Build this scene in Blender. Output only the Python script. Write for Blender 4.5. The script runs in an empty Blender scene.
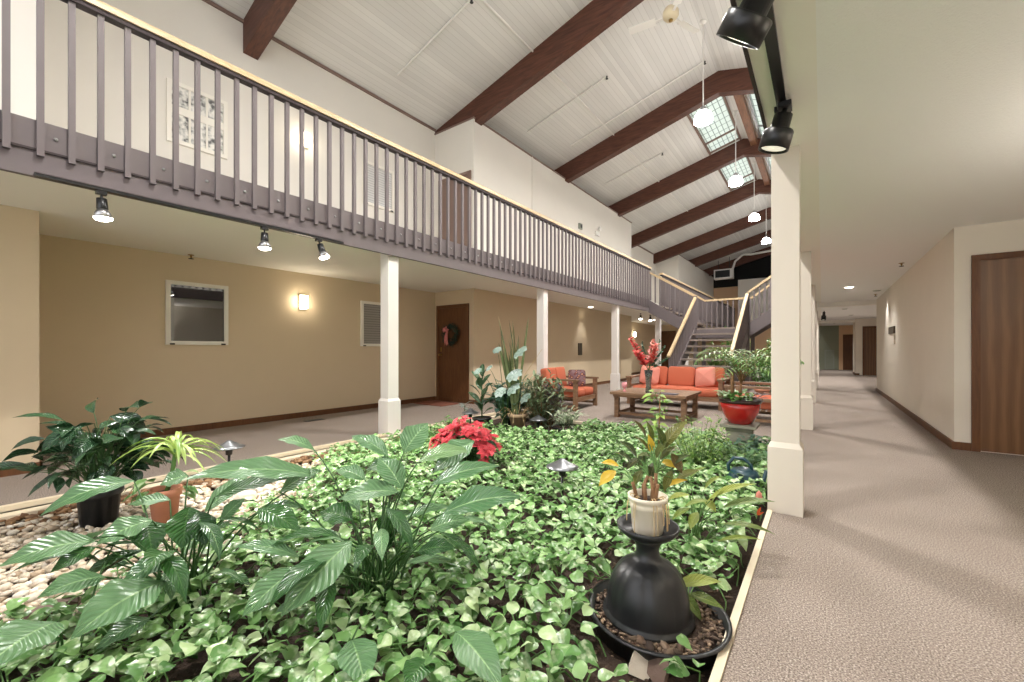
import bpy, bmesh, math, random
from mathutils import Vector, Matrix, noise
R = random.Random(7)
V = Vector
sc = bpy.context.scene
COL = sc.collection

# ------------------------------------------------------------------ helpers
def lin(c):
    out = []
    for x in c:
        x /= 255.0
        out.append(x / 12.92 if x <= 0.04045 else ((x + 0.055) / 1.055) ** 2.4)
    return (out[0], out[1], out[2], 1.0)

# the survey of the place: pixel readings turned into metres (camera height 1.1 m)
FPX = 420.0; CAMH = 1.1; VPX, VPY = 822.0, 350.0
YAW = math.atan((VPX - 512) / FPX); CY, SY = math.cos(YAW), math.sin(YAW)
def P(u, v, d):
    xr = (u - 512) / FPX
    return V(((xr * CY - SY) * d, (xr * SY + CY) * d, CAMH + (VPY - v) / FPX * d))

class MB:
    def __init__(s):
        s.v = []; s.f = []; s.uv = []; s.mi = []; s.m = 0
    def add(s, vs, fs, uvs=None):
        b = len(s.v)
        s.v.extend(V(p) for p in vs)
        s.uv.extend(uvs if uvs else [(0.0, 0.0)] * len(vs))
        for f in fs:
            s.f.append(tuple(i + b for i in f)); s.mi.append(s.m)
        return s
    def box(s, lo, hi):
        x0, y0, z0 = lo; x1, y1, z1 = hi
        if x0 > x1: x0, x1 = x1, x0
        if y0 > y1: y0, y1 = y1, y0
        if z0 > z1: z0, z1 = z1, z0
        return s.add([(x0,y0,z0),(x1,y0,z0),(x1,y1,z0),(x0,y1,z0),(x0,y0,z1),(x1,y0,z1),(x1,y1,z1),(x0,y1,z1)],
                     [(0,3,2,1),(4,5,6,7),(0,1,5,4),(1,2,6,5),(2,3,7,6),(3,0,4,7)])
    def prism(s, pts, axis, a, b):
        """closed polygon pts (2D) extruded along axis 'x','y' or 'z' from a to b"""
        n = len(pts)
        def mk(p, t):
            return (t, p[0], p[1]) if axis == 'x' else (p[0], t, p[1]) if axis == 'y' else (p[0], p[1], t)
        vs = [mk(p, a) for p in pts] + [mk(p, b) for p in pts]
        fs = [tuple(range(n)), tuple(range(2*n-1, n-1, -1))]
        fs += [(i, i + n, (i+1) % n + n, (i+1) % n) for i in range(n)]
        return s.add(vs, fs)
    def bar(s, p0, p1, w, h, up=(0,0,1)):
        p0, p1 = V(p0), V(p1); t = (p1-p0).normalized(); up = V(up)
        sd = t.cross(up)
        if sd.length < 1e-4: sd = t.cross(V((0,1,0)))
        sd.normalize(); u = sd.cross(t)
        vs = []
        for p in (p0, p1):
            for a, b in ((-1,-1),(1,-1),(1,1),(-1,1)):
                vs.append(p + sd*(a*w/2) + u*(b*h/2))
        return s.add(vs, [(0,1,2,3),(7,6,5,4),(0,4,5,1),(1,5,6,2),(2,6,7,3),(3,7,4,0)])
    def tube(s, path, rad, n=8, cap=True):
        path = [V(p) for p in path]; k = len(path)
        if not hasattr(rad, '__len__'): rad = [rad]*k
        vs = []; fs = []; ref = None
        for i, p in enumerate(path):
            t = (path[min(i+1,k-1)] - path[max(i-1,0)])
            t = t.normalized() if t.length > 1e-9 else V((0,0,1))
            if ref is None:
                ref = V((1,0,0)) if abs(t.x) < .8 else V((0,1,0))
            a = (ref - t*ref.dot(t))
            a = a.normalized() if a.length > 1e-6 else t.orthogonal().normalized()
            ref = a; b = t.cross(a)
            for j in range(n):
                th = 2*math.pi*j/n
                vs.append(p + (a*math.cos(th) + b*math.sin(th))*rad[i])
        for i in range(k-1):
            for j in range(n):
                fs.append((i*n+j, i*n+(j+1)%n, (i+1)*n+(j+1)%n, (i+1)*n+j))
        if cap:
            fs.append(tuple(range(n-1,-1,-1))); fs.append(tuple((k-1)*n+j for j in range(n)))
        return s.add(vs, fs)
    def lathe(s, prof, n=24, c=(0,0,0), wob=None, axis=None):
        """prof: (radius, height) list; axis: 3x3 matrix that turns z"""
        c = V(c); vs = []; fs = []; k = len(prof)
        for r, z in prof:
            for j in range(n):
                th = 2*math.pi*j/n; rr = r*(1+(wob(th, z) if wob else 0))
                p = V((rr*math.cos(th), rr*math.sin(th), z))
                vs.append(c + (axis @ p if axis else p))
        for i in range(k-1):
            for j in range(n):
                fs.append((i*n+j, i*n+(j+1)%n, (i+1)*n+(j+1)%n, (i+1)*n+j))
        if prof[0][0] > 1e-4: fs.append(tuple(range(n-1,-1,-1)))
        if prof[-1][0] > 1e-4: fs.append(tuple((k-1)*n+j for j in range(n)))
        return s.add(vs, fs)
    def soft(s, c, size, e=.35, n=10, rot=None, pinch=0.0):
        """cushion: superellipsoid of full size"""
        c = V(c); vs = []; fs = []; m = n*2
        def pw(x, p): return math.copysign(abs(x)**p, x)
        for i in range(n+1):
            ph = -math.pi/2 + math.pi*i/n
            for j in range(m):
                th = 2*math.pi*j/m
                x = pw(math.cos(ph), e)*pw(math.cos(th), e); y = pw(math.cos(ph), e)*pw(math.sin(th), e); z = pw(math.sin(ph), e)
                if pinch:
                    q = max(abs(x), abs(y)); z *= max(.04, (1-pinch*q**2.2)); 
                    bow = 1 - .1*(1-(min(abs(x),abs(y))/max(q,1e-3))**2)*q; x *= bow; y *= bow
                p = V((x*size[0]/2, y*size[1]/2, z*size[2]/2))
                vs.append(c + (rot @ p if rot else p))
        for i in range(n):
            for j in range(m):
                fs.append((i*m+j, i*m+(j+1)%m, (i+1)*m+(j+1)%m, (i+1)*m+j))
        return s.add(vs, fs)
    def leaf(s, base, tip, w, up=(0,0,1), prof='lance', nseg=6, cols=1, arch=.12, fold=.22, rip=0.0, rn=7, tw=0.0):
        base, tip = V(base), V(tip); d = tip-base; L = d.length
        if L < 1e-5: return s
        t = d/L; sd = t.cross(V(up))
        if sd.length < 1e-3: sd = t.orthogonal()
        sd.normalize(); n = sd.cross(t)
        pr = PROF[prof]; vs = []; fs = []; uvs = []; q = 2*cols+1; ph = R.uniform(0, 6.28)
        for i in range(nseg+1):
            a = i/nseg; hw = w*.5*interp(pr, a)
            c = base + d*a + n*(arch*L*4*a*(1-a))
            ca, sa = math.cos(tw*a), math.sin(tw*a)
            s2 = sd*ca + n*sa; n2 = n*ca - sd*sa
            for j in range(-cols, cols+1):
                x = j/cols
                off = fold*hw*abs(x) + rip*hw*abs(x)*math.sin(rn*6.28*a + ph + (1.6 if x > 0 else 0))
                vs.append(c + s2*(hw*x) + n2*off); uvs.append((a, (x+1)/2))
        for i in range(nseg):
            for j in range(q-1):
                fs.append((i*q+j, i*q+j+1, (i+1)*q+j+1, (i+1)*q+j))
        return s.add(vs, fs, uvs)
    def build(s, name, mat, parent=None, smooth=False, kind=None):
        off = parent_origin(parent)
        me = bpy.data.meshes.new(name)
        me.from_pydata([p-off for p in s.v], [], s.f)
        mats = mat if isinstance(mat, (list, tuple)) else [mat]
        for m in mats: me.materials.append(m)
        if len(mats) > 1: me.polygons.foreach_set('material_index', s.mi)
        if smooth: me.polygons.foreach_set('use_smooth', [True]*len(me.polygons))
        if any(u != (0.0,0.0) for u in s.uv):
            ul = me.uv_layers.new(name='UVMap')
            li = [0]*len(me.loops); me.loops.foreach_get('vertex_index', li)
            flat = []
            for i in li: flat.extend(s.uv[i])
            ul.data.foreach_set('uv', flat)
        me.update()
        if not any(u != (0.0,0.0) for u in s.uv):
            bm = bmesh.new(); bm.from_mesh(me)
            bmesh.ops.recalc_face_normals(bm, faces=bm.faces); bm.to_mesh(me); bm.free()
        o = bpy.data.objects.new(name, me); COL.objects.link(o)
        if parent: o.parent = parent
        if kind: o['kind'] = kind
        return o

def parent_origin(p):
    o = V((0,0,0))
    while p is not None:
        o = o + p.location; p = p.parent
    return o

PROF = {
 'heart': [(0,.15),(.06,.62),(.18,.95),(.32,1),(.5,.86),(.7,.56),(.87,.24),(1,.02)],
 'lance': [(0,.06),(.12,.5),(.3,.92),(.45,1),(.62,.88),(.8,.52),(.92,.2),(1,.01)],
 'strap': [(0,.45),(.25,.95),(.5,1),(.75,.72),(.9,.35),(1,.02)],
 'oval':  [(0,.1),(.15,.6),(.35,.95),(.55,1),(.75,.8),(.9,.45),(1,.03)],
 'sword': [(0,.6),(.3,1),(.7,.9),(.9,.5),(1,.02)],
}
def interp(pr, a):
    for (x0, y0), (x1, y1) in zip(pr, pr[1:]):
        if a <= x1: return y0 + (y1-y0)*(a-x0)/(x1-x0)
    return pr[-1][1]

def tag(o, label=None, cat=None, group=None, kind=None):
    if label: o['label'] = label
    if cat: o['category'] = cat
    if group: o['group'] = group
    if kind: o['kind'] = kind
    return o
def thing(name, loc, label, cat, group=None, kind=None):
    o = bpy.data.objects.new(name, None); COL.objects.link(o); o.location = loc; o.empty_display_size = .1
    return tag(o, label, cat, group, kind)
def copy_obj(o, parent, loc=None, name=None):
    c = o.copy(); COL.objects.link(c); c.parent = parent
    if loc is not None: c.location = loc
    return c
def copy_tree(o, parent=None):
    c = o.copy(); COL.objects.link(c); c.parent = parent
    for ch in list(o.children): copy_tree(ch, c)
    return c

# ------------------------------------------------------------------ materials
def nt(name):
    m = bpy.data.materials.new(name); m.use_nodes = True
    t = m.node_tree; b = t.nodes['Principled BSDF']
    return m, t, b
def pm(name, col, rough=.6, metal=0.0, spec=.4, nscale=0, namt=.12, bump=0, bscale=None, emit=0, ecol=None, coat=0):
    m, t, b = nt(name); c = lin(col)
    b.inputs['Base Color'].default_value = c; b.inputs['Roughness'].default_value = rough
    b.inputs['Metallic'].default_value = metal; b.inputs['Specular IOR Level'].default_value = spec
    if coat: b.inputs['Coat Weight'].default_value = coat
    if nscale:
        tc = t.nodes.new('ShaderNodeTexCoord'); nz = t.nodes.new('ShaderNodeTexNoise'); nz.inputs['Scale'].default_value = nscale; nz.inputs['Detail'].default_value = 4
        rp = t.nodes.new('ShaderNodeMix'); rp.data_type = 'RGBA'
        rp.inputs[6].default_value = tuple(min(1, x*(1-namt)) for x in c[:3]) + (1,); rp.inputs[7].default_value = tuple(min(1, x*(1+namt)) for x in c[:3]) + (1,)
        t.links.new(tc.outputs['Object'], nz.inputs['Vector']); t.links.new(nz.outputs['Fac'], rp.inputs[0]); t.links.new(rp.outputs[2], b.inputs['Base Color'])
    if bump:
        tc = t.nodes.new('ShaderNodeTexCoord'); nz = t.nodes.new('ShaderNodeTexNoise'); nz.inputs['Scale'].default_value = bscale or 60; nz.inputs['Detail'].default_value = 5
        bp = t.nodes.new('ShaderNodeBump'); bp.inputs['Strength'].default_value = bump; bp.inputs['Distance'].default_value = .01
        t.links.new(tc.outputs['Object'], nz.inputs['Vector']); t.links.new(nz.outputs['Fac'], bp.inputs['Height']); t.links.new(bp.outputs['Normal'], b.inputs['Normal'])
    if emit:
        b.inputs['Emission Color'].default_value = lin(ecol or col); b.inputs['Emission Strength'].default_value = emit
    return m
def ramp(t, fac, stops):
    r = t.nodes.new('ShaderNodeValToRGB'); e = r.color_ramp.elements
    e[0].position, e[0].color = stops[0][0], lin(stops[0][1]); e[1].position, e[1].color = stops[-1][0], lin(stops[-1][1])
    for p, c in stops[1:-1]:
        x = e.new(p); x.color = lin(c)
    t.links.new(fac, r.inputs['Fac']); return r
def math_(t, op, a, b=None):
    n = t.nodes.new('ShaderNodeMath'); n.operation = op
    for i, x in enumerate((a, b)):
        if x is None: continue
        if isinstance(x, (int, float)): n.inputs[i].default_value = x
        else: t.links.new(x, n.inputs[i])
    return n.outputs[0]
def carpet(name):
    m, t, b = nt(name); tc = t.nodes.new('ShaderNodeTexCoord')
    n1 = t.nodes.new('ShaderNodeTexNoise'); n1.inputs['Scale'].default_value = 150; n1.inputs['Detail'].default_value = 3; n1.inputs['Roughness'].default_value = .7
    n2 = t.nodes.new('ShaderNodeTexNoise'); n2.inputs['Scale'].default_value = 2.2; n2.inputs['Detail'].default_value = 2
    for n in (n1, n2): t.links.new(tc.outputs['Object'], n.inputs['Vector'])
    r = ramp(t, n1.outputs['Fac'], [(.30,(62,54,48)),(.44,(126,115,107)),(.56,(160,148,139)),(.70,(212,202,193))])
    mx = t.nodes.new('ShaderNodeMix'); mx.data_type = 'RGBA'; mx.blend_type = 'MULTIPLY'; mx.inputs[0].default_value = .25
    t.links.new(r.outputs[0], mx.inputs[6]); t.links.new(n2.outputs['Color'], mx.inputs[7])
    sat = ramp(t, n2.outputs['Fac'], [(.3,(225,220,215)),(.7,(255,255,255))]); t.links.new(sat.outputs[0], mx.inputs[7])
    t.links.new(mx.outputs[2], b.inputs['Base Color']); b.inputs['Roughness'].default_value = .95; b.inputs['Specular IOR Level'].default_value = .1
    bp = t.nodes.new('ShaderNodeBump'); bp.inputs['Strength'].default_value = .15; bp.inputs['Distance'].default_value = .003
    t.links.new(n1.outputs['Fac'], bp.inputs['Height']); t.links.new(bp.outputs['Normal'], b.inputs['Normal'])
    return m
def wood(name, c1, c2, axis='X', scale=6, rough=.45, stretch=12, spec=.35):
    m, t, b = nt(name); tc = t.nodes.new('ShaderNodeTexCoord'); mp = t.nodes.new('ShaderNodeMapping')
    s = {'X': (1, stretch, stretch), 'Y': (stretch, 1, stretch), 'Z': (stretch, stretch, 1)}[axis]
    mp.inputs['Scale'].default_value = s
    n = t.nodes.new('ShaderNodeTexNoise'); n.inputs['Scale'].default_value = scale; n.inputs['Detail'].default_value = 6; n.inputs['Distortion'].default_value = .8
    t.links.new(tc.outputs['Object'], mp.inputs['Vector']); t.links.new(mp.outputs['Vector'], n.inputs['Vector'])
    r = ramp(t, n.outputs['Fac'], [(.3, c1), (.7, c2)])
    t.links.new(r.outputs[0], b.inputs['Base Color']); b.inputs['Roughness'].default_value = rough; b.inputs['Specular IOR Level'].default_value = spec
    return m
def oakdoor(name, c1, c2, c3):
    m, t, b = nt(name); tc = t.nodes.new('ShaderNodeTexCoord'); mp = t.nodes.new('ShaderNodeMapping'); mp.inputs['Scale'].default_value = (1, 1, .16)
    w = t.nodes.new('ShaderNodeTexWave'); w.wave_type = 'RINGS'; w.rings_direction = 'Z'; w.inputs['Scale'].default_value = 3.2; w.inputs['Distortion'].default_value = 5; w.inputs['Detail'].default_value = 3; w.inputs['Detail Scale'].default_value = 1.2
    n = t.nodes.new('ShaderNodeTexNoise'); n.inputs['Scale'].default_value = 90; mp2 = t.nodes.new('ShaderNodeMapping'); mp2.inputs['Scale'].default_value = (1, 1, .04)
    t.links.new(tc.outputs['Object'], mp.inputs['Vector']); t.links.new(mp.outputs['Vector'], w.inputs['Vector'])
    t.links.new(tc.outputs['Object'], mp2.inputs['Vector']); t.links.new(mp2.outputs['Vector'], n.inputs['Vector'])
    f = math_(t, 'ADD', math_(t, 'MULTIPLY', w.outputs['Fac'], .55), math_(t, 'MULTIPLY', n.outputs['Fac'], .5))
    r = ramp(t, f, [(.1, c1), (.55, c2), (1.0, c3)])
    t.links.new(r.outputs[0], b.inputs['Base Color']); b.inputs['Roughness'].default_value = .35
    return m
def leafm(name, cols, rough=.38, trans=.18, vein=None, variegate=None, spec=.45):
    """cols: sRGB stops picked per leaf; vein: colour of midrib and side veins; variegate: colour splashed over"""
    m, t, b = nt(name)
    g = t.nodes.new('ShaderNodeNewGeometry'); k = len(cols)
    r = ramp(t, g.outputs['Random Per Island'], [(i/(k-1), c) for i, c in enumerate(cols)])
    col = r.outputs[0]
    uv = t.nodes.new('ShaderNodeUVMap'); uv.uv_map = 'UVMap'
    sx = t.nodes.new('ShaderNodeSeparateXYZ'); t.links.new(uv.outputs[0], sx.inputs[0])
    ax = math_(t, 'ABSOLUTE', math_(t, 'SUBTRACT', sx.outputs[1], .5))
    hgt = None
    if variegate:
        tc = t.nodes.new('ShaderNodeTexCoord'); nz = t.nodes.new('ShaderNodeTexNoise'); nz.inputs['Scale'].default_value = 26; nz.inputs['Detail'].default_value = 3
        t.links.new(tc.outputs['Object'], nz.inputs['Vector'])
        f = t.nodes.new('ShaderNodeMapRange'); f.inputs[1].default_value = .52; f.inputs[2].default_value = .66
        t.links.new(nz.outputs['Fac'], f.inputs[0])
        mx = t.nodes.new('ShaderNodeMix'); mx.data_type = 'RGBA'; mx.inputs[7].default_value = lin(variegate)
        t.links.new(math_(t, 'MULTIPLY', f.outputs[0], .55), mx.inputs[0]); t.links.new(col, mx.inputs[6]); col = mx.outputs[2]
    if vein:
        side = math_(t, 'FRACT', math_(t, 'MULTIPLY', math_(t, 'SUBTRACT', sx.outputs[0], math_(t, 'MULTIPLY', ax, .5)), 11.0))
        line = math_(t, 'LESS_THAN', math_(t, 'ABSOLUTE', math_(t, 'SUBTRACT', side, .5)), .09)
        mid = math_(t, 'LESS_THAN', ax, .025)
        f = math_(t, 'MAXIMUM', math_(t, 'MULTIPLY', line, .16), math_(t, 'MULTIPLY', mid, .8))
        mx = t.nodes.new('ShaderNodeMix'); mx.data_type = 'RGBA'; mx.inputs[7].default_value = lin(vein)
        t.links.new(f, mx.inputs[0]); t.links.new(col, mx.inputs[6]); col = mx.outputs[2]
        bp = t.nodes.new('ShaderNodeBump'); bp.inputs['Strength'].default_value = .5; bp.inputs['Distance'].default_value = .004
        t.links.new(math_(t, 'SINE', math_(t, 'MULTIPLY', math_(t, 'SUBTRACT', sx.outputs[0], math_(t, 'MULTIPLY', ax, .5)), 69.0)), bp.inputs['Height'])
        t.links.new(bp.outputs['Normal'], b.inputs['Normal'])
    t.links.new(col, b.inputs['Base Color']); b.inputs['Roughness'].default_value = rough; b.inputs['Specular IOR Level'].default_value = spec
    tr = t.nodes.new('ShaderNodeBsdfTranslucent'); t.links.new(col, tr.inputs['Color'])
    ms = t.nodes.new('ShaderNodeMixShader'); ms.inputs[0].default_value = trans
    t.links.new(b.outputs[0], ms.inputs[1]); t.links.new(tr.outputs[0], ms.inputs[2]); t.links.new(ms.outputs[0], t.nodes['Material Output'].inputs['Surface'])
    return m
def islandm(name, cols, rough=.7, nscale=30):
    m, t, b = nt(name); g = t.nodes.new('ShaderNodeNewGeometry'); k = len(cols)
    r = ramp(t, g.outputs['Random Per Island'], [(i/(k-1), c) for i, c in enumerate(cols)])
    tc = t.nodes.new('ShaderNodeTexCoord'); nz = t.nodes.new('ShaderNodeTexNoise'); nz.inputs['Scale'].default_value = nscale; nz.inputs['Detail'].default_value = 5
    t.links.new(tc.outputs['Object'], nz.inputs['Vector'])
    mx = t.nodes.new('ShaderNodeMix'); mx.data_type = 'RGBA'; mx.blend_type = 'MULTIPLY'; mx.inputs[0].default_value = .5
    rr = ramp(t, nz.outputs['Fac'], [(.3,(150,145,140)),(.65,(255,255,255))])
    t.links.new(r.outputs[0], mx.inputs[6]); t.links.new(rr.outputs[0], mx.inputs[7]); t.links.new(mx.outputs[2], b.inputs['Base Color'])
    b.inputs['Roughness'].default_value = rough
    return m
def boards(name, col, line, pitch=.105):
    """white ceiling boards that run along the hall"""
    m, t, b = nt(name); tc = t.nodes.new('ShaderNodeTexCoord'); sx = t.nodes.new('ShaderNodeSeparateXYZ'); t.links.new(tc.outputs['Object'], sx.inputs[0])
    q = math_(t, 'DIVIDE', sx.outputs[0], pitch); fr = math_(t, 'FRACT', math_(t, 'ADD', q, 500.0)); idx = math_(t, 'FLOOR', math_(t, 'ADD', q, 500.0))
    edge = math_(t, 'LESS_THAN', fr, .09)
    wn = t.nodes.new('ShaderNodeTexWhiteNoise'); wn.noise_dimensions = '1D'; t.links.new(idx, wn.inputs['W'])
    nz = t.nodes.new('ShaderNodeTexNoise'); nz.inputs['Scale'].default_value = 1.3; nz.inputs['Detail'].default_value = 5
    mp = t.nodes.new('ShaderNodeMapping'); mp.inputs['Scale'].default_value = (3, .7, 1); t.links.new(tc.outputs['Object'], mp.inputs['Vector']); t.links.new(mp.outputs['Vector'], nz.inputs['Vector'])
    c = lin(col); a = t.nodes.new('ShaderNodeMix'); a.data_type = 'RGBA'
    a.inputs[6].default_value = tuple(x*.78 for x in c[:3])+(1,); a.inputs[7].default_value = c
    t.links.new(math_(t, 'ADD', math_(t, 'MULTIPLY', wn.outputs['Value'], .5), math_(t, 'MULTIPLY', nz.outputs['Fac'], .6)), a.inputs[0])
    e = t.nodes.new('ShaderNodeMix'); e.data_type = 'RGBA'; e.inputs[7].default_value = lin(line)
    t.links.new(math_(t, 'MULTIPLY', edge, .26), e.inputs[0]); t.links.new(a.outputs[2], e.inputs[6]); t.links.new(e.outputs[2], b.inputs['Base Color'])
    b.inputs['Roughness'].default_value = .6; b.inputs['Specular IOR Level'].default_value = .25
    return m
def emis(name, col, s):
    m = bpy.data.materials.new(name); m.use_nodes = True; t = m.node_tree; t.nodes.remove(t.nodes['Principled BSDF'])
    e = t.nodes.new('ShaderNodeEmission'); e.inputs[0].default_value = lin(col); e.inputs[1].default_value = s
    t.links.new(e.outputs[0], t.nodes['Material Output'].inputs['Surface']); return m
def glasspane(name, tint, rough=.02, spec=.9):
    m = pm(name, tint, rough, 0, spec); return m
def panelm(name):
    """fibreglass skylight panel: lets daylight through, grid of ribs inside it"""
    m, t, b = nt(name); tc = t.nodes.new('ShaderNodeTexCoord'); sx = t.nodes.new('ShaderNodeSeparateXYZ'); t.links.new(tc.outputs['Object'], sx.inputs[0])
    fx = math_(t, 'LESS_THAN', math_(t, 'FRACT', math_(t, 'DIVIDE', math_(t, 'ADD', sx.outputs[0], 50.0), .118)), .16)
    fy = math_(t, 'LESS_THAN', math_(t, 'FRACT', math_(t, 'DIVIDE', sx.outputs[1], .3)), .085)
    f = math_(t, 'MAXIMUM', fx, fy)
    mx = t.nodes.new('ShaderNodeMix'); mx.data_type = 'RGBA'; mx.inputs[6].default_value = lin((226,232,226)); mx.inputs[7].default_value = lin((146,154,148)); t.links.new(f, mx.inputs[0])
    tr = t.nodes.new('ShaderNodeBsdfTranslucent'); t.links.new(mx.outputs[2], tr.inputs[0])
    t.links.new(mx.outputs[2], b.inputs['Base Color']); ms = t.nodes.new('ShaderNodeMixShader'); ms.inputs[0].default_value = .75
    t.links.new(b.outputs[0], ms.inputs[1]); t.links.new(tr.outputs[0], ms.inputs[2]); t.links.new(ms.outputs[0], t.nodes['Material Output'].inputs['Surface'])
    return m
def lacepane(name):
    """window pane with a lace curtain close behind the glass"""
    m, t, b = nt(name); tc = t.nodes.new('ShaderNodeTexCoord'); nz = t.nodes.new('ShaderNodeTexNoise'); nz.inputs['Scale'].default_value = 14; nz.inputs['Detail'].default_value = 6
    t.links.new(tc.outputs['Object'], nz.inputs['Vector'])
    r = ramp(t, nz.outputs['Fac'], [(.36,(92,92,92)),(.47,(190,190,186)),(.6,(236,234,228))])
    t.links.new(r.outputs[0], b.inputs['Base Color']); b.inputs['Roughness'].default_value = .25; return m
def blindpane(name, c1, c2):
    m, t, b = nt(name); tc = t.nodes.new('ShaderNodeTexCoord'); sx = t.nodes.new('ShaderNodeSeparateXYZ'); t.links.new(tc.outputs['Object'], sx.inputs[0])
    f = math_(t, 'LESS_THAN', math_(t, 'FRACT', math_(t, 'DIVIDE', math_(t, 'ADD', sx.outputs[2], 40.0), .045)), .28)
    mx = t.nodes.new('ShaderNodeMix'); mx.data_type = 'RGBA'; mx.inputs[6].default_value = lin(c1); mx.inputs[7].default_value = lin(c2); t.links.new(f, mx.inputs[0])
    t.links.new(mx.outputs[2], b.inputs['Base Color']); b.inputs['Roughness'].default_value = .15; b.inputs['Specular IOR Level'].default_value = .7
    return m
def printm(name):
    m, t, b = nt(name); tc = t.nodes.new('ShaderNodeTexCoord'); vo = t.nodes.new('ShaderNodeTexVoronoi'); vo.inputs['Scale'].default_value = 16
    nz = t.nodes.new('ShaderNodeTexNoise'); nz.inputs['Scale'].default_value = 12; nz.inputs['Detail'].default_value = 4
    t.links.new(tc.outputs['Object'], vo.inputs['Vector']); t.links.new(tc.outputs['Object'], nz.inputs['Vector'])
    r = ramp(t, math_(t, 'MULTIPLY', vo.outputs['Distance'], math_(t, 'ADD', nz.outputs['Fac'], .6)), [(.12,(206,176,140)),(.24,(150,66,52)),(.36,(70,44,42)),(.6,(120,92,96))])
    t.links.new(r.outputs[0], b.inputs['Base Color']); b.inputs['Roughness'].default_value = .9; return m

M = {}
M['carpet'] = carpet('carpet')
M['tan'] = pm('tan wall paint', (209,191,162), .75, nscale=3, namt=.03)
M['cream'] = pm('cream wall paint', (234,226,213), .75, nscale=3, namt=.03)
M['peach'] = pm('peach wall paint', (222,186,150), .75)
M['white_wall'] = pm('white wall paint', (226,222,214), .75, nscale=2, namt=.03)
M['sage'] = pm('sage wall paint', (142,148,130), .8)
M['black_wall'] = pm('black gable paint', (22,21,21), .8)
M['ceil_tex'] = pm('sprayed ceiling', (244,244,243), .9, bump=.35, bscale=90)
M['ceil_smooth'] = pm('smooth ceiling', (242,239,232), .8)
M['boards'] = boards('ceiling boards', (226,225,222), (140,136,130), .09)
M['beam'] = wood('stained glulam', (70,42,32), (100,62,48), 'X', 3, .5, 9)
M['beam_light'] = wood('stained purlin', (104,70,50), (136,94,68), 'Y', 3, .5, 9)
M['trim_wood'] = wood('wood trim', (110,74,46), (138,96,62), 'Y', 4, .5, 10)
M['door'] = oakdoor('oak door', (98,66,40), (112,78,49), (132,96,64))
M['door_dark'] = wood('brown door', (88,56,34), (110,72,44), 'Z', 4, .45, 10)
M['door_mauve'] = pm('mauve door', (128,106,96), .6)
M['mauve'] = pm('mauve stain', (110,101,102), .55, nscale=8, namt=.08)
M['mauve_dark'] = pm('dark trim and gap shade', (58,48,50), .7)
M['handrail'] = wood('pale handrail', (190,164,126), (212,188,150), 'Y', 3, .4, 12)
M['col_white'] = pm('white column paint', (232,227,222), .6)
M['col_cream'] = pm('cream column paint', (214,205,192), .6)
M['frame_white'] = pm('white window frame', (236,232,222), .5)
M['glass_dark'] = pm('dark glass', (40,38,36), .02, 0, 1.0); M['glass_dark'].node_tree.nodes['Principled BSDF'].inputs['IOR'].default_value = 1.75
M['lace'] = lacepane('lace behind glass')
M['blind'] = blindpane('blind behind glass', (206,206,204), (168,168,168))
M['blind_grey'] = blindpane('grey blind behind glass', (150,146,140), (120,116,110))
M['black'] = pm('black enamel', (24,24,25), .35, 0, .5)
M['black_matte'] = pm('matte black', (30,30,31), .6)
M['black_plastic'] = pm('black plastic', (30,31,33), .38, 0, .5, nscale=9, namt=.1)
M['chrome'] = pm('brushed metal', (180,180,182), .3, .9)
M['can_in'] = pm('cream lamp reflector', (244,238,214), .5, emit=.7)
M['pewter'] = pm('pewter lamp cap', (118,120,122), .34, .75, nscale=14, namt=.15)
M['globe'] = emis('pendant glass', (255,251,246), 32)
M['diffuser'] = emis('pendant lower lens', (255,251,246), 900)
M['spotface'] = emis('spot bulb', (255,246,228), 30)
M['downface'] = emis('downlight lens', (255,244,222), 12)
M['sconce'] = emis('sconce glass', (255,240,212), 30)
M['fill_glow'] = emis('added fill glow', (255,246,232), 340)  # glow of the added bowls that light the corridor ceiling
M['sconce_box'] = pm('sconce frame', (214,200,170), .5)
M['white_plastic'] = pm('white plastic', (232,230,226), .45)
M['brass'] = pm('brass', (150,120,70), .35, .9)
M['curb'] = pm('cream bed edging', (224,210,184), .7)
M['soil'] = pm('potting soil', (62,48,40), .95, nscale=28, namt=.6, bump=1.0, bscale=70)
M['gravel'] = islandm('river stones', [(236,226,208),(206,188,160),(244,238,226),(184,160,132),(232,218,194),(214,196,176)], .65)
M['gravel_brown'] = islandm('brown stones', [(150,112,74),(112,78,50),(178,140,98),(130,98,72)], .7)
M['stone'] = pm('pale rock', (206,194,178), .8, nscale=9, namt=.2, bump=.5, bscale=25)
M['stone_brown'] = pm('brown rock', (112,92,82), .8, nscale=9, namt=.25, bump=.6, bscale=25)
M['bark'] = islandm('bark chips', [(84,66,54),(120,98,80),(60,46,38),(166,142,118),(92,74,66)], .9)
M['skylight'] = panelm('fibreglass panel')
M['teak'] = wood('weathered teak', (112,84,62), (148,116,88), 'X', 5, .6, 8)
M['teak_y'] = wood('weathered teak side', (106,80,60), (142,112,86), 'Y', 5, .6, 8)
M['orange'] = pm('orange canvas', (190,106,80), .9, 0, .2, nscale=120, namt=.08)
M['orange_bract'] = pm('orange bract', (214,92,40), .6)
M['coral'] = pm('coral canvas', (212,138,122), .9, 0, .2, nscale=120, namt=.08)
M['printed'] = printm('patterned fabric')
M['red_glaze'] = pm('red glaze', (166,28,26), .15, 0, .6, nscale=5, namt=.25, coat=.5)
M['dark_glaze'] = pm('dark glaze rim', (52,30,26), .3)
M['terracotta'] = pm('terracotta', (188,128,102), .8, nscale=14, namt=.14)
M['tan_pot'] = pm('tan ceramic', (172,146,116), .5, nscale=8, namt=.15)
M['cream_pot'] = pm('cream plastic pot', (228,218,198), .5)
M['pedestal'] = pm('weathered stone', (134,132,118), .85, nscale=9, namt=.3, bump=.5, bscale=30)
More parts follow.
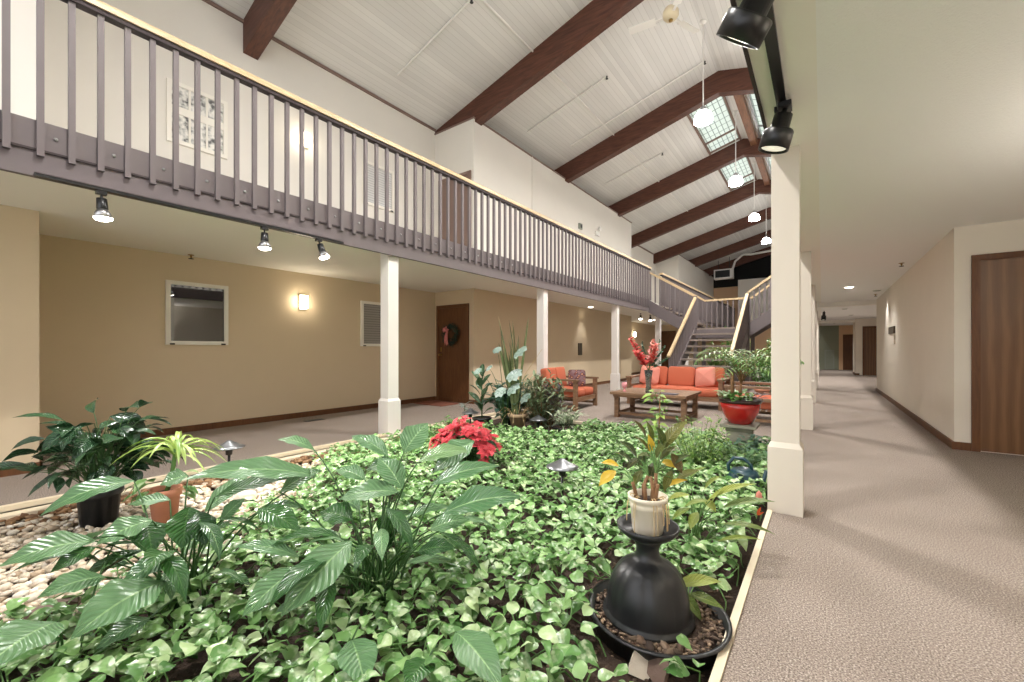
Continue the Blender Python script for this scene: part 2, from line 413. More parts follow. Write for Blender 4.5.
M['teal'] = pm('dark teal plastic', (22,56,66), .35, 0, .5)
M['vase'] = pm('clear glass vase', (205,216,212), .05, 0, .6); M['vase'].node_tree.nodes['Principled BSDF'].inputs['Transmission Weight'].default_value = .85
M['pink_glass'] = pm('pink glass', (232,160,168), .15)
M['paper'] = pm('magazine cover', (86,84,92), .4, nscale=12, namt=.4)
M['pothos'] = leafm('pothos leaves', [(72,112,58),(110,150,86),(142,180,112),(88,132,70),(122,162,98),(186,208,154)], .27, .2, variegate=(212,224,188))
M['stem'] = pm('green stems', (86,122,62), .5)
M['stem_dark'] = pm('dark green stems', (54,88,42), .5)
M['cane'] = pm('brown canes', (132,98,68), .8, nscale=20, namt=.3)
M['straw'] = pm('dry straw', (206,180,134), .8)
M['lily'] = leafm('lily leaves', [(66,106,66),(88,128,84),(108,146,100),(62,100,60),(128,162,106)], .3, .2, vein=(150,184,130))
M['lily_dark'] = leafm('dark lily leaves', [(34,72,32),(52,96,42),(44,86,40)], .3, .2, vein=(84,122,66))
M['anthurium'] = leafm('glossy dark leaves', [(26,52,32),(38,70,42),(30,60,36),(52,84,50)], .22, .08, vein=(70,96,66), spec=.6)
M['dracaena'] = leafm('striped arching leaves', [(128,160,62),(156,184,88),(178,200,112),(112,148,60)], .4, .22)
M['croton'] = leafm('bronze green leaves', [(70,92,48),(96,112,52),(122,120,54),(60,84,50),(108,92,52)], .35, .15, vein=(150,140,84))
M['yellow_leaf'] = leafm('yellowed leaves', [(214,176,52),(224,192,72)], .45, .25)
M['longleaf'] = leafm('long olive leaves', [(96,120,50),(128,146,62),(150,160,74),(92,122,64)], .38, .18, vein=(160,166,96))
M['silver'] = leafm('silvery lobed leaves', [(118,138,126),(150,166,158),(100,126,108),(176,186,186)], .4, .15)
M['bluegreen'] = leafm('blue green leaves', [(70,106,92),(96,130,112),(58,92,76)], .38, .12, vein=(120,150,132))
M['narrow'] = leafm('grey green narrow leaves', [(98,116,84),(134,148,112),(84,106,70),(160,168,138)], .45, .15)
M['snake'] = leafm('snake plant blades', [(84,98,62),(108,118,78),(72,86,58)], .4, .08)
M['rubber'] = leafm('rubber plant leaves', [(46,74,50),(62,94,62),(84,110,80)], .25, .08, vein=(110,136,92))
M['pale_edge'] = leafm('white edged leaves', [(140,156,126),(176,186,158),(112,132,98)], .4, .15)
M['fern'] = leafm('fresh fern leaves', [(86,138,62),(112,162,80),(140,184,104),(74,124,58)], .4, .25)
M['bush'] = leafm('bright bush leaves', [(90,134,60),(130,164,78),(160,186,96),(70,112,54)], .4, .25)
M['palm'] = leafm('palm leaflets', [(86,126,62),(116,152,80),(146,176,108),(70,110,56)], .4, .2)
M['purple'] = leafm('purple grey leaves', [(92,82,92),(116,104,112),(78,72,80)], .5, .1)
M['red_bract'] = leafm('red bracts', [(176,36,48),(200,52,64),(214,76,84),(160,28,40)], .45, .2, vein=(150,24,36))
M['red_flower'] = leafm('red bloom', [(196,44,52),(216,80,78),(232,130,120),(180,36,46)], .45, .2)
M['coral_flower'] = leafm('coral bloom', [(226,112,104),(236,150,136),(244,180,160)], .45, .2)
M['eucalyptus'] = leafm('dusty green leaves', [(72,104,86),(96,128,106),(60,92,74)], .5, .1)
M['wreath'] = leafm('wreath needles', [(30,44,32),(44,60,42),(36,52,40)], .6, .05)
M['ribbon'] = pm('red white ribbon', (196,120,116), .7, nscale=40, namt=.5)
M['mat'] = pm('brick red mat', (128,78,62), .95)
M['plaque'] = pm('bronze plaque', (90,82,70), .5, .3)
M['grille'] = pm('dark grille', (40,42,44), .5)
M['grey_metal'] = pm('grey metal', (150,150,150), .4, .6)
M['wash'] = pm('grey louvre', (150,156,146), .6)

# ------------------------------------------------------------------ camera, world
cam = bpy.data.cameras.new('camera'); co = bpy.data.objects.new('camera', cam); COL.objects.link(co)
cam.sensor_width = 36; cam.lens = FPX*36/1024; cam.shift_y = 9/1024; cam.clip_start = .02
co.location = (0,0,CAMH); co.rotation_euler = (math.pi/2, 0, YAW); sc.camera = co
w = bpy.data.worlds.new('sky'); sc.world = w; w.use_nodes = True
w.node_tree.nodes['Background'].inputs[0].default_value = (.96,.97,1,1); w.node_tree.nodes['Background'].inputs[1].default_value = 1.9
sc.view_settings.view_transform = 'Standard'; sc.view_settings.look = 'None'; sc.view_settings.gamma = 1; sc.view_settings.exposure = 0.3
sc.view_settings.use_curve_mapping = False
sc.cycles.use_denoising = True; sc.cycles.max_bounces = 8; sc.cycles.diffuse_bounces = 5
sc.cycles.sample_clamp_indirect = 6; sc.cycles.caustics_reflective = False; sc.cycles.caustics_refractive = False

def spot(loc, target, power, angle=70, blend=.6, rad=.05, col=(1,.975,.94)):
    l = bpy.data.lights.new('lamp_light', 'SPOT'); l.energy = power; l.spot_size = math.radians(angle); l.spot_blend = blend; l.shadow_soft_size = rad; l.color = col
    o = bpy.data.objects.new('lamp_light', l); COL.objects.link(o); o.location = loc
    o.rotation_euler = (V(target)-V(loc)).to_track_quat('-Z', 'Y').to_euler(); return o

# ------------------------------------------------------------------ measures
XL, XP = -6.85, -5.72            # set-back and projecting wall of the lower storey
CL, CR = -4.54, -.2              # column rows
BX0, BX1, BY0, BY1 = -4.47, -.3, -4.6, 5.6   # planting bed
ZC = 2.36; ZCR = 2.46            # ceilings under the balconies
NEAR, FAR = -4.6, 30.0
def zroof(x): return 7.30 - .27*abs(x+1.85)

# ------------------------------------------------------------------ floor, walls
b = MB(); b.box((-7.0,NEAR,-.2),(BX0,FAR,0)); b.box((BX1,NEAR,-.2),(2.7,FAR,0)); b.box((BX0,BY1,-.2),(BX1,FAR,0))
tag(b.build('floor', M['carpet']), kind='structure')
b = MB(); b.box((BX0-.05,BY0,-.12),(BX0,BY1,.035)); b.box((BX0-.05,BY1,-.12),(BX1+.03,BY1+.05,.035)); b.box((BX0+.02,BY0,-.12),(BX0+.12,BY1-.02,-.004))
tag(b.build('trim_1', M['curb']), kind='structure')
b = MB(); b.box((BX1,BY0,-.12),(BX1+.03,BY1,.012)); tag(b.build('trim_2', M['curb']), kind='structure')

def wall_path(b, pts, z0, z1, th, side):
    """upright slabs along a path; the room is on the other side of th"""
    for (x0,y0), (x1,y1) in zip(pts, pts[1:]):
        z1b = z1
        if abs(x1-x0) < 1e-6: b.box((x0, y0, z0), (x0+side*th, y1, z1b))
        else:
            dy = th if side*(x1-x0) > 0 else -th
            b.box((min(x0,x1)-(th if side<0 else 0), y0, z0), (max(x0,x1)+(th if side>0 else 0), y0-dy if False else y0+dy, z1b))
left = [(XP,NEAR),(XP,.52),(XL,.52),(XL,6.43),(XP,6.43),(XP,15.25),(XL,15.25),(XL,21.65),(XP,21.65),(XP,FAR)]
def left_walls(b, z0, z1p, z1s):
    b.box((XP-.3,NEAR,z0),(XP,.52,z1p)); b.box((XL-.15,.4,z0),(XP-.3,.52,z1p))
    b.box((XL-.15,.52,z0),(XL,6.43,z1s))
    b.box((XL,6.43,z0),(XP,15.25,z1p)); b.box((XL-.15,15.25,z0),(XL,21.65,z1s))
    b.box((XL,21.65,z0),(XP,FAR,z1p))
b = MB(); left_walls(b, 0, ZC, ZC); tag(b.build('wall_left', M['tan']), kind='structure')
b = MB(); left_walls(b, ZC+.3, 5.84, 5.98)
tag(b.build('wall_left_upper', M['white_wall']), kind='structure')
b = MB()   # thin wood trim along the wall tops
b.box((XL,.52,5.90),(XL+.03,6.43,5.945)); b.box((XL,15.25,5.90),(XL+.03,21.65,5.97))
for y0, y1 in ((NEAR,.52),(6.43,15.25),(21.65,FAR)):
    b.box((XP,y0-.0,5.825),(XP+.02,y1,5.855)); b.box((XL,y0-.02,5.825),(XP+.02,y0,5.855))
tag(b.build('trim_3', M['door_mauve']), kind='structure')
b = MB()
for (x0,y0),(x1,y1) in zip(left, left[1:]):
    if x0 == x1: b.box((x0,y0,0),(x0+.018,y1+(.018 if x1 == XP and y1 < 29 else 0),.085))
    elif x1 > x0: b.box((x0,y0-.018,0),(x1+.018,y0,.085))
    else: b.box((x1,y0,0),(x0+.018,y0+.018,.085))
tag(b.build('baseboard_left', M['door_dark']), kind='structure')

XR, XRB = 1.18, 2.3
right = [(XRB,NEAR),(XRB,6.67),(XR,6.67),(XR,14.9),(XRB,14.9),(XRB,23.8),(XR,23.8),(XR,25.6),(XRB,25.6),(XRB,FAR)]
b = MB()
b.box((XRB,NEAR,0),(XRB+.15,FAR,ZCR)); b.box((XR,6.67,0),(XRB,14.9,ZCR)); b.box((XR,23.8,0),(XRB,25.6,ZCR))
tag(b.build('wall_right', M['cream']), kind='structure')
b = MB()
for (x0,y0),(x1,y1) in zip(right, right[1:]):
    if x0 == x1: b.box((x0-.018,y0,0),(x0,y1,.085))
    elif x1 < x0: b.box((x1-.018,y0-.018,0),(1.32,y0,.085))
    else: b.box((x0-.018,y0,0),(x1,y0+.018,.085))
tag(b.build('baseboard_right', M['door_dark']), kind='structure')
b = MB(); b.box((-.5,FAR-.5,0),(.75,FAR-.35,ZCR)); tag(b.build('wall_back_corridor', M['sage']), kind='structure')
b = MB(); b.box((.75,FAR-.5,0),(2.3,FAR-.35,ZCR)); tag(b.build('wall_back_end', M['peach']), kind='structure')
# far gable: pale below, black above
b = MB(); b.box((-7,FAR,0),(2.7,FAR+.15,5.15)); tag(b.build('wall_back', M['peach']), kind='structure')
b = MB(); b.prism([(-7,5.15),(2.7,5.15),(2.7,zroof(2.7)-.02),(-1.85,7.28),(-7,zroof(-7)-.02)], 'y', FAR-.02, FAR+.15); tag(b.build('wall_back_gable', M['black_wall']), kind='structure')
b = MB(); b.box((-4.15,FAR-1.0,2.75),(-.42,FAR-.02,5.4)); tag(b.build('wall_back_upper', M['white_wall']), kind='structure')
b = MB(); b.box((XR,NEAR+2,2.76),(XR+.15,FAR,5.6)); tag(b.build('wall_right_upper', M['white_wall']), kind='structure')

# ceilings
b = MB(); b.box((XL-.15,NEAR,ZC),(-4.44,FAR,ZC+.3)); tag(b.build('ceiling_balcony', M['ceil_smooth']), kind='structure')
b = MB(); b.box((-.02,NEAR,ZCR),(2.45,FAR,ZCR+.28)); tag(b.build('ceiling_corridor', M['ceil_tex']), kind='structure')
b = MB(); b.box((-.27,NEAR,ZCR),(-.02,FAR,ZCR+.28)); tag(b.build('ceiling_soffit', M['ceil_smooth']), kind='structure')
b = MB(); b.box((-.286,NEAR,ZCR-.012),(-.27,FAR,ZCR+.26)); tag(b.build('trim_4', M['mauve_dark']), kind='structure')
b = MB()
for y in (15.0, 24.2): b.box((-.1,y,ZCR-.12),(XRB,y+.3,ZCR))
tag(b.build('trim_5', M['ceil_smooth']), kind='structure')
# roof with openings for the skylights
YB = [-1.1,2.72,6.57,10.32,14.03,17.68,21.4,25.1,28.7]
SKY = [(YB[3]+.12, YB[4]-.12), (YB[4]+.12, YB[5]-.12)]
b = MB()
def roofpiece(x0, x1, y0, y1, th=.12):
    b.prism([(x0,zroof(x0)),(x1,zroof(x1)),(x1,zroof(x1)+th),(x0,zroof(x0)+th)], 'y', y0, y1)
roofpiece(-7.2,-2.74,NEAR,FAR); roofpiece(-1.92,-1.85,NEAR,FAR); roofpiece(-1.85,-1.42,NEAR,FAR); roofpiece(-.60,2.75,NEAR,FAR)
ys = [NEAR]
for a, c in SKY: ys += [a, c]
ys.append(FAR)
for a, c in zip(ys[::2], ys[1::2]):
    roofpiece(-2.74,-1.92,a,c); roofpiece(-1.42,-.60,a,c)
tag(b.build('ceiling', M['boards']), kind='structure')
n = 0
for a, c in SKY:
    for x0, x1, where in ((-2.74,-1.92,'left slope'),(-1.42,-.60,'right slope')):
        n += 1
        t = thing('window_%d' % n, (0,0,0), 'gridded fibreglass skylight panel, %s bay, %s of the roof ridge' % ('first' if n < 3 else 'second', 'hallway side' if x0 < -2 else 'corridor side'), 'skylight', kind='structure')
        q = MB(); q.prism([(x0,zroof(x0)+.03),(x1,zroof(x1)+.03),(x1,zroof(x1)+.05),(x0,zroof(x0)+.05)], 'y', a, c); q.build('pane', M['skylight'], t)
        q = MB()
        for xx in (x0, x1): q.bar((xx,a,zroof(xx)+.02),(xx,c,zroof(xx)+.02),.05,.08)
        for k in (.04, .78, .97):
            yy = a+(c-a)*k; q.bar((x0,yy,zroof(x0)+.01),(x1,yy,zroof(x1)+.01),.035,.05)
        q.build('frame', M['grey_metal'] if where == 'right slope' else M['door_mauve'], t)
b = MB()
for a, c in SKY: b.box((-1.66,a,zroof(-1.6)-.22),(-1.5,c,zroof(-1.6)-.0))
tag(b.build('trim_6', M['beam_light']), 'pale stained purlin running along beside the roof ridge', 'beam', kind='structure')
for i, y in enumerate(YB):
    b = MB(); D = .48
    b.prism([(-7.0,zroof(-7.0)),(-1.85,7.30),(2.7,zroof(2.7)),(2.7,zroof(2.7)-D),(-1.85,7.30-D),(-7.0,zroof(-7.0)-D)], 'y', y-.10, y+.10)
    tag(b.build('roof_beam', M['beam']), 'dark stained roof beam ' + ['over the entrance end of the hall','above the upper window with lace curtain','meeting the corner of the white upper box, fan under its peak','just before the first pair of skylights','between the two pairs of skylights','just beyond the second pair of skylights','above the staircase landing','second from the black gable','closest to the black gable'][i], 'beam', 'roof beams', 'structure')

# ------------------------------------------------------------------ columns
def column(x, y, zt, mat, label, g):
    t = thing('column', (x,y,0), label, 'column', g, 'structure')
    b = MB(); h = .44; r = .1; s = .08
    b.box((x-r,y-r,0),(x+r,y+r,h))
    b.add([(x-r,y-r,h),(x+r,y-r,h),(x+r,y+r,h),(x-r,y+r,h),(x-s,y-s,h+.035),(x+s,y-s,h+.035),(x+s,y+s,h+.035),(x-s,y+s,h+.035)], [(0,1,5,4),(1,2,6,5),(2,3,7,6),(3,0,4,7),(4,5,6,7)])
    b.build('base', mat, t)
    b = MB(); b.box((x-s,y-s,h+.03),(x+s,y+s,zt)); b.build('shaft', mat, t)
ordn = ['first','second','third','fourth','fifth','sixth','seventh']
for i in range(5): column(CL, 3.46+3.72*i, ZC, M['col_white'], 'white square column with wide base under the long balcony, %s along the row' % ordn[i], 'balcony columns')
for i in range(7): column(CR, 3.45+3.72*i, ZCR, M['col_cream'], 'cream square column with wide base at the corridor edge, %s along the row' % ordn[i], 'corridor columns')

# ------------------------------------------------------------------ balcony railing
def railing(name, y0, y1, label, bolts=0):
    t = thing(name, (-4.4,y0,2.3), label, 'railing')
    b = MB(); b.box((-4.45,y0,2.31),(-4.405,y1,2.488)); b.build('fascia_board', M['mauve'], t)
    b = MB(); b.box((-4.45,y0,2.50),(-4.40,y1,2.70)); b.build('rim_board', M['mauve'], t)
    b = MB(); b.box((-4.45,y0,2.486),(-4.392,y1,2.502)); b.build('gap_shade_strip', M['mauve_dark'], t)  # dark strip drawn in for the shadow between the two boards
    b = MB(); b.box((-4.42,y0,3.62),(-4.345,y1,3.655)); b.build('top_strip', M['mauve_dark'], t)
    b = MB(); b.prism([(-4.45,3.655),(-4.33,3.655),(-4.33,3.69),(-4.345,3.715),(-4.435,3.715),(-4.45,3.69)], 'y', y0, y1); b.build('handrail', M['handrail'], t)
    y = y0 + .153; proto = None; pb = None; k = 0
    while y < y1-.03:
        if proto is None:
            b = MB(); b.box((-4.40,y-.018,2.45),(-4.364,y+.018,3.625)); proto = b.build('baluster', M['mauve'], t)
            base_y = y
        else: copy_obj(proto, t, (0, y-base_y, 0))
        if k < bolts and k % 2 == 0:
            if pb is None:
                b = MB(); b.lathe([(.012,0),(.012,.008),(.007,.012)], 8, (-4.40,y+.076,2.60), axis=Matrix.Rotation(math.pi/2,3,'Y')); pb = b.build('bolt', M['chrome'], t); by = y
            else: copy_obj(pb, t, (0, y-by, 0))
        y += .1524; k += 1
    return t
railing('balcony_railing', -.055, 13.27, 'long mauve baluster railing with pale wood handrail on the balcony over the beige hallway', 40)
railing('balcony_railing', 14.45, 29.3, 'farther mauve baluster railing on the balcony beyond the staircase')

t = thing('balcony_railing', (-.28,0,ZCR+.28), 'mauve baluster railing on the balcony above the corridor, seen mirrored in the dark window', 'railing')
b = MB(); b.box((-.33,0,3.64),(-.23,13.2,3.70)); b.build('handrail', M['handrail'], t)
b = MB(); b.box((-.30,.03,ZCR+.28),(-.264,.066,3.64)); pr = b.build('baluster', M['mauve'], t)
for k in range(1, 87): copy_obj(pr, t, (0,.1524*k,0))
# ------------------------------------------------------------------ windows, doors, wall lamps
def window(n, y0, y1, z0, z1, pane, label, muntin=True):
    t = thing('window_%d' % n, (XL,y0,z0), label, 'window', kind='structure')
    b = MB(); e = .05
    for a in ((y0-e,y0),(y1,y1+e)): b.box((XL,a[0],z0-e),(XL+.035,a[1],z1+e))
    for a in ((z0-e,z0),(z1,z1+e)): b.box((XL,y0,a[0]),(XL+.035,y1,a[1]))
    b.build('frame', M['frame_white'], t)
    b = MB(); b.box((XL+.002,y0,z0),(XL+.012,y1,z1)); b.build('pane', pane, t)
    if muntin:
        b = MB(); zm = z0+(z1-z0)*.55; b.box((XL+.01,y0,zm-.05),(XL+.03,y1,zm+.05)); 
        for k in (1/3, 2/3): b.box((XL+.01,y0+(y1-y0)*k-.012,z0),(XL+.028,y0+(y1-y0)*k+.012,z1))
        b.build('muntin', M['frame_white'], t)
    else:
        b = MB()
        for y in (y0-.01, y1-.04): b.box((XL+.03,y,z0-.05),(XL+.05,y+.05,z0-.03))
        b.build('latch', M['black_matte'], t)
window(11, 1.77, 2.36, 3.87, 4.58, M['lace'], 'white framed upper window with lace curtain behind the balcony rail')
window(12, 4.66, 5.26, 3.87, 4.58, M['blind'], 'white framed upper window with closed pale blind by the mauve door', False)
window(13, 1.76, 2.37, 1.22, 1.96, M['glass_dark'], 'white framed window of dark reflecting glass in the beige hallway wall', False)
window(14, 4.62, 5.24, 1.22, 1.96, M['blind_grey'], 'white framed window with grey blind behind the first balcony column', False)

def sconce(x, y, z, label, face=1, glow='sconce'):
    t = thing('wall_sconce', (x,y,z), label, 'wall lamp', 'wall sconces')
    b = MB(); b.box((x,y-.06,z-.12),(x+.05*face,y+.06,z+.12)); b.build('back_box', M['sconce_box'], t)
    b = MB(); b.box((x+.05*face,y-.065,z-.10),(x+.10*face,y+.05,z+.10)); b.build('glass_shade', M[glow], t)
def add_fill_light(x, y, z, label):  # out-of-view bowl added to brighten the corridor ceiling
    t = thing('added_fill_light', (x,y,z), label, 'wall lamp', 'added corridor fill lights')
    b = MB(); b.lathe([(.02,-.16),(.05,-.14),(.11,.0),(.115,.02),(.105,.02),(.1,.0)], 20, (x-.125,y,z)); b.box((x-.02,y-.05,z-.12),(x,y+.05,z)); b.build('bowl', M['white_plastic'], t, True)
    b = MB(); b.lathe([(.098,.004),(.0,.012)], 18, (x-.125,y,z)); b.build('lamp', M['fill_glow'], t)
sconce(XL, 3.52, 4.54, 'lit square wall sconce on the white upper wall behind the balcony rail')
sconce(XL, 3.49, 1.88, 'lit square wall sconce on the beige wall between two windows')
sconce(XL, 18.5, 1.8, 'lit wall sconce on the far hallway wall behind the red flowers')

add_fill_light(2.3, 3.5, 1.75, 'added white bowl fill light on the set-back corridor wall near the oak door')
add_fill_light(2.3, .6, 1.75, 'added white bowl fill light on the set-back corridor wall beside the viewer')
add_fill_light(2.3, -2.2, 1.75, 'added white bowl fill light on the set-back corridor wall behind the viewer')
def door(n, lo, hi, y, h, mat, label, z0=0, face=-1, knob=True, axis='y', frame=M['door_dark']):
    t = thing('door_%d' % n, (lo,y,z0), label, 'door', kind='structure')
    b = MB(); f = .065; y1 = y+face*.03
    for a in (lo, hi-f): b.box((a,y,z0),(a+f,y1,z0+h))
    b.box((lo+f,y,z0+h-f),(hi-f,y1,z0+h)); b.build('frame', frame, t)
    b = MB(); b.box((lo+f,y,z0+.01),(hi-f,y+face*.014,z0+h-f)); p = b.build('door_panel', mat, t)
    if knob:
        b = MB(); kx = lo+f+.07
        b.lathe([(.028,0),(.028,.008),(.012,.012),(.012,.04),(.026,.048),(.026,.062),(.012,.07)], 12, (kx,y+face*.014,z0+1.0), axis=Matrix.Rotation(math.pi/2*(1 if face<0 else -1),3,'X'))
        b.build('handle', M['brass'], p, True)
        b = MB(); b.box((kx-.02,y+face*.014,z0+1.06),(kx+.02,y+face*.02,z0+1.16)); b.build('lock_plate', M['brass'], p)
door(1, -6.78, -5.84, 6.43, 2.06, M['door_dark'], 'brown apartment door with a wreath beside the beige hallway wall')
door(2, -6.72, -5.78, 6.43, 2.12, M['door_mauve'], 'mauve door on the upper storey behind the balcony rail', ZC+.3, frame=M['door_mauve'], knob=False)
door(3, 1.31, 2.28, 6.67, 2.13, M['door'], 'oak grained door facing the camera where the corridor narrows', knob=False)
door(4, 1.42, 2.28, 23.8, 2.13, M['door'], 'oak door far down the corridor in the facing wall', knob=False)
door(5, .93, 1.38, FAR-.5, 1.95, M['door_dark'], 'small dark brown door on the corridor end wall', knob=False)
door(6, -6.6, -5.85, 21.65, 2.05, M['door_dark'], 'dark brown door at the far end of the hallway behind the sofa', knob=False)
t = thing('louvre_panel', (.1,FAR-.5,0), 'grey green louvred panel on the corridor end wall', 'panel')
b = MB(); b.box((.12,FAR-.53,.05),(.55,FAR-.5,1.1)); b.build('frame', M['wash'], t)
b = MB()
for k in range(14): b.box((.16,FAR-.54,.1+k*.07),(.51,FAR-.53,.14+k*.07))
b.build('slat', M['sage'], t)
# wreath
c = V((-6.3,6.40,1.42)); t = thing('door_wreath', c, 'dark round wreath with a red ribbon hanging on the brown door', 'wreath')
b = MB()
for k in range(520):
    th = R.uniform(0,6.28); r = .185+R.gauss(0,.035); p = c+V((math.cos(th)*r, -R.uniform(.01,.06), math.sin(th)*r))
    b.leaf(p, p+V((R.gauss(0,1)-math.sin(th), R.uniform(-.9,-.1), R.gauss(0,1)+math.cos(th))).normalized()*R.uniform(.05,.09), .014, (0,-1,0), 'lance', 2, 1)
b.build('wreath_ring', M['wreath'], t)
b = MB(); q = c+V((-.08,-.07,.1))
for k in range(9):
    th = R.uniform(0,6.28); b.leaf(q, q+V((math.cos(th)*.1,-.04,math.sin(th)*.08)), .07, (0,-1,0), 'oval', 4, 1, .3)
for dx in (-.05,.0,.045): b.leaf(q, q+V((dx+.02,-.03,-.34)), .05, (0,-1,0), 'sword', 6, 1, .04, rip=.4)
b.build('ribbon_bow', M['ribbon'], t)
b = MB(); b.box((-6.75,5.75,0),(-5.95,6.3,.015)); tag(b.build('door_mat', M['mat']), 'brick red mat on the carpet before the wreath door', 'mat')
b = MB(); b.box((-6.45,3.3,0),(-6.33,3.6,.006)); tag(b.build('floor_vent', M['grille']), 'small dark floor register in the hallway carpet', 'vent')
# plaques
t = thing('wall_plaque', (XP,11.1,1.1), 'small dark plaque on the beige wall under a wash of lamplight', 'sign'); b = MB(); b.box((XP,10.98,.95),(XP+.03,11.2,1.3)); b.build('plate', M['plaque'], t)
t = thing('wall_plaque', (XR,11.6,1.45), 'grey room plaque projecting from the cream corridor wall', 'sign')
b = MB(); b.box((XR-.03,11.3,1.44),(XR,12.1,1.58)); b.build('plate', M['plaque'], t)
b = MB(); b.box((XR-.025,11.3,1.22),(XR,11.55,1.40)); b.build('lower_plate', M['cream'], t)
# upper wall fittings
t = thing('wall_speaker', (XP,11.09,4.71), 'small dark square sounder on the white upper wall', 'alarm'); b = MB(); b.box((XP,11.0,4.64),(XP+.06,11.16,4.80)); b.build('housing', M['wash'], t); b = MB(); b.box((XP+.06,11.03,4.67),(XP+.066,11.13,4.77)); b.build('grille', M['grille'], t)
t = thing('emergency_light', (XP,12.25,4.79), 'white emergency light with round lamp head on the upper wall', 'lamp'); b = MB(); b.box((XP,12.1,4.70),(XP+.06,12.35,4.82)); b.build('wall_mount_housing', M['white_plastic'], t)
b = MB(); b.lathe([(.0,0),(.05,.01),(.08,.05),(.08,.07),(0,.07)], 14, (XP+.06,12.25,4.9), axis=Matrix.Rotation(math.pi/2,3,'Y')); b.build('lamp_head', M['white_plastic'], t, True)
b = MB(); b.box((XP,8.56,ZC+.3),(XP+.02,8.59,5.84)); tag(b.build('trim_7', M['white_wall']), kind='structure')

# sprinklers
def sprinkler(x, y, z, label):
    t = thing('ceiling_sprinkler', (x,y,z), label, 'sprinkler', 'ceiling sprinklers')
    b = MB(); b.lathe([(.035,0),(.035,-.006),(.012,-.01),(.012,-.03),(.006,-.034),(.006,-.05)], 12, (x,y,z)); b.build('body', M['brass'], t)
    b = MB(); b.lathe([(.03,-.05),(.03,-.054)], 10, (x,y,z)); b.bar((x-.016,y,z-.03),(x-.016,y,z-.052),.004,.004); b.bar((x+.016,y,z-.03),(x+.016,y,z-.052),.004,.004); b.build('deflector', M['black_matte'], t)
sprinkler(1.0,8.9,ZCR,'brass sprinkler head on the corridor ceiling near the oak door')
sprinkler(1.05,13.5,ZCR,'brass sprinkler head on the corridor ceiling past the plaque')
sprinkler(-6.72,1.95,ZC,'brass sprinkler head under the balcony by the dark window')
for k, (y, x0, x1, lb) in enumerate(((8.2,-5.6,-3.6,'thin white sprinkler pipe across the roof bay before the fan'),(9.6,-5.2,-2.0,'long thin white sprinkler pipe reaching toward the fan'),(12.3,-5.5,-3.7,'thin white sprinkler pipe in the bay beside the skylight'),(4.9,-6.2,-4.4,'thin white sprinkler pipe in the dim first roof bay'))):
    t = thing('sprinkler_pipe', (x0,y,zroof(x0)-.05), lb, 'pipe', 'roof sprinkler pipes')
    b = MB(); b.tube([(x0,y,zroof(x0)-.03),(x1,y,zroof(x1)-.03)], .014, 8); b.build('pipe', M['white_plastic'], t)
    b = MB(); b.lathe([(.016,0),(.016,-.05),(.03,-.055),(.03,-.06)], 8, (x1,y,zroof(x1)-.03)); b.build('sprinkler_nozzle', M['grille'], t)
b = MB(); b.tube([(-4.3,1,zroof(-4.3)-.02),(-4.3,21,zroof(-4.3)-.02)], .018, 8); tag(b.build('sprinkler_main', M['white_plastic']), 'white pipe running lengthwise along the sloped board ceiling', 'pipe')

# ------------------------------------------------------------------ lamps of the hall
pl = ['by the entrance end over the garden','second over the garden','above the garden near the fan','under the first skylight','under the second skylight','beyond the skylights']
proto = None
for i, y in enumerate((1.1, 4.75, 8.5, 12.2, 15.9, 19.6)):
    x, z = -1.8, 5.42
    if proto is None:
        t = thing('pendant_lamp', (x,y,z), None, 'pendant lamp', 'hanging pendant lamps')
        b = MB(); b.tube([(x,y,z+.2),(x,y,zroof(x)-.01)], .011, 8); b.build('rod', M['white_plastic'], t)
        b = MB(); b.lathe([(.02,.27),(.05,.25),(.06,.2),(.06,.17)], 14, (x,y,z)); b.build('socket_cap', M['grey_metal'], t, True)
        b = MB(); b.lathe([(.05,.18),(.11,.15),(.15,.09),(.165,.02),(.162,-.03)], 16, (x,y,z)); b.build('glass_shade', M['globe'], t, True)
        b = MB(); b.lathe([(.15,-.028),(.12,-.031),(0,-.034)], 16, (x,y,z)); b.build('lower_lens', M['diffuser'], t)
        b = MB(); b.lathe([(.06,0),(.06,-.02),(.02,-.05)], 12, (x,y,zroof(x))); b.build('ceiling_canopy', M['white_plastic'], t)
        proto = t
    else:
        t = copy_tree(proto); t.location = (x,y,z)
    t['label'] = 'white bowl pendant lamp on a long rod, ' + pl[i]
# fan under the third beam
c = V((-1.83,6.5,6.12)); t = thing('ceiling_fan', c, 'white ceiling fan with pale brown hub hanging from the roof beam', 'fan')
b = MB(); b.tube([c+V((0,0,.1)),c+V((0,0,.72))], .014, 8); b.build('rod', M['white_plastic'], t)
b = MB(); b.lathe([(.03,.14),(.09,.11),(.115,.06),(.115,.0),(.08,-.045),(.035,-.055),(0,-.055)], 18, c); b.build('motor_hub', M['sconce_box'], t, True)
b = MB(); b.lathe([(.03,-.055),(.03,-.075),(0,-.08)], 12, c); b.build('hub_cap', M['brass'], t, True)
for k in range(3):
    th = math.radians(187+120*k); d = V((math.cos(th),math.sin(th),0)); b = MB()
    b.bar(c+d*.1, c+d*.24, .04, .008); b.bar(c+d*.22, c+d*.62, .12, .01, up=(d.y*.22,-d.x*.22,1)); b.build('blade', M['white_plastic'], t)

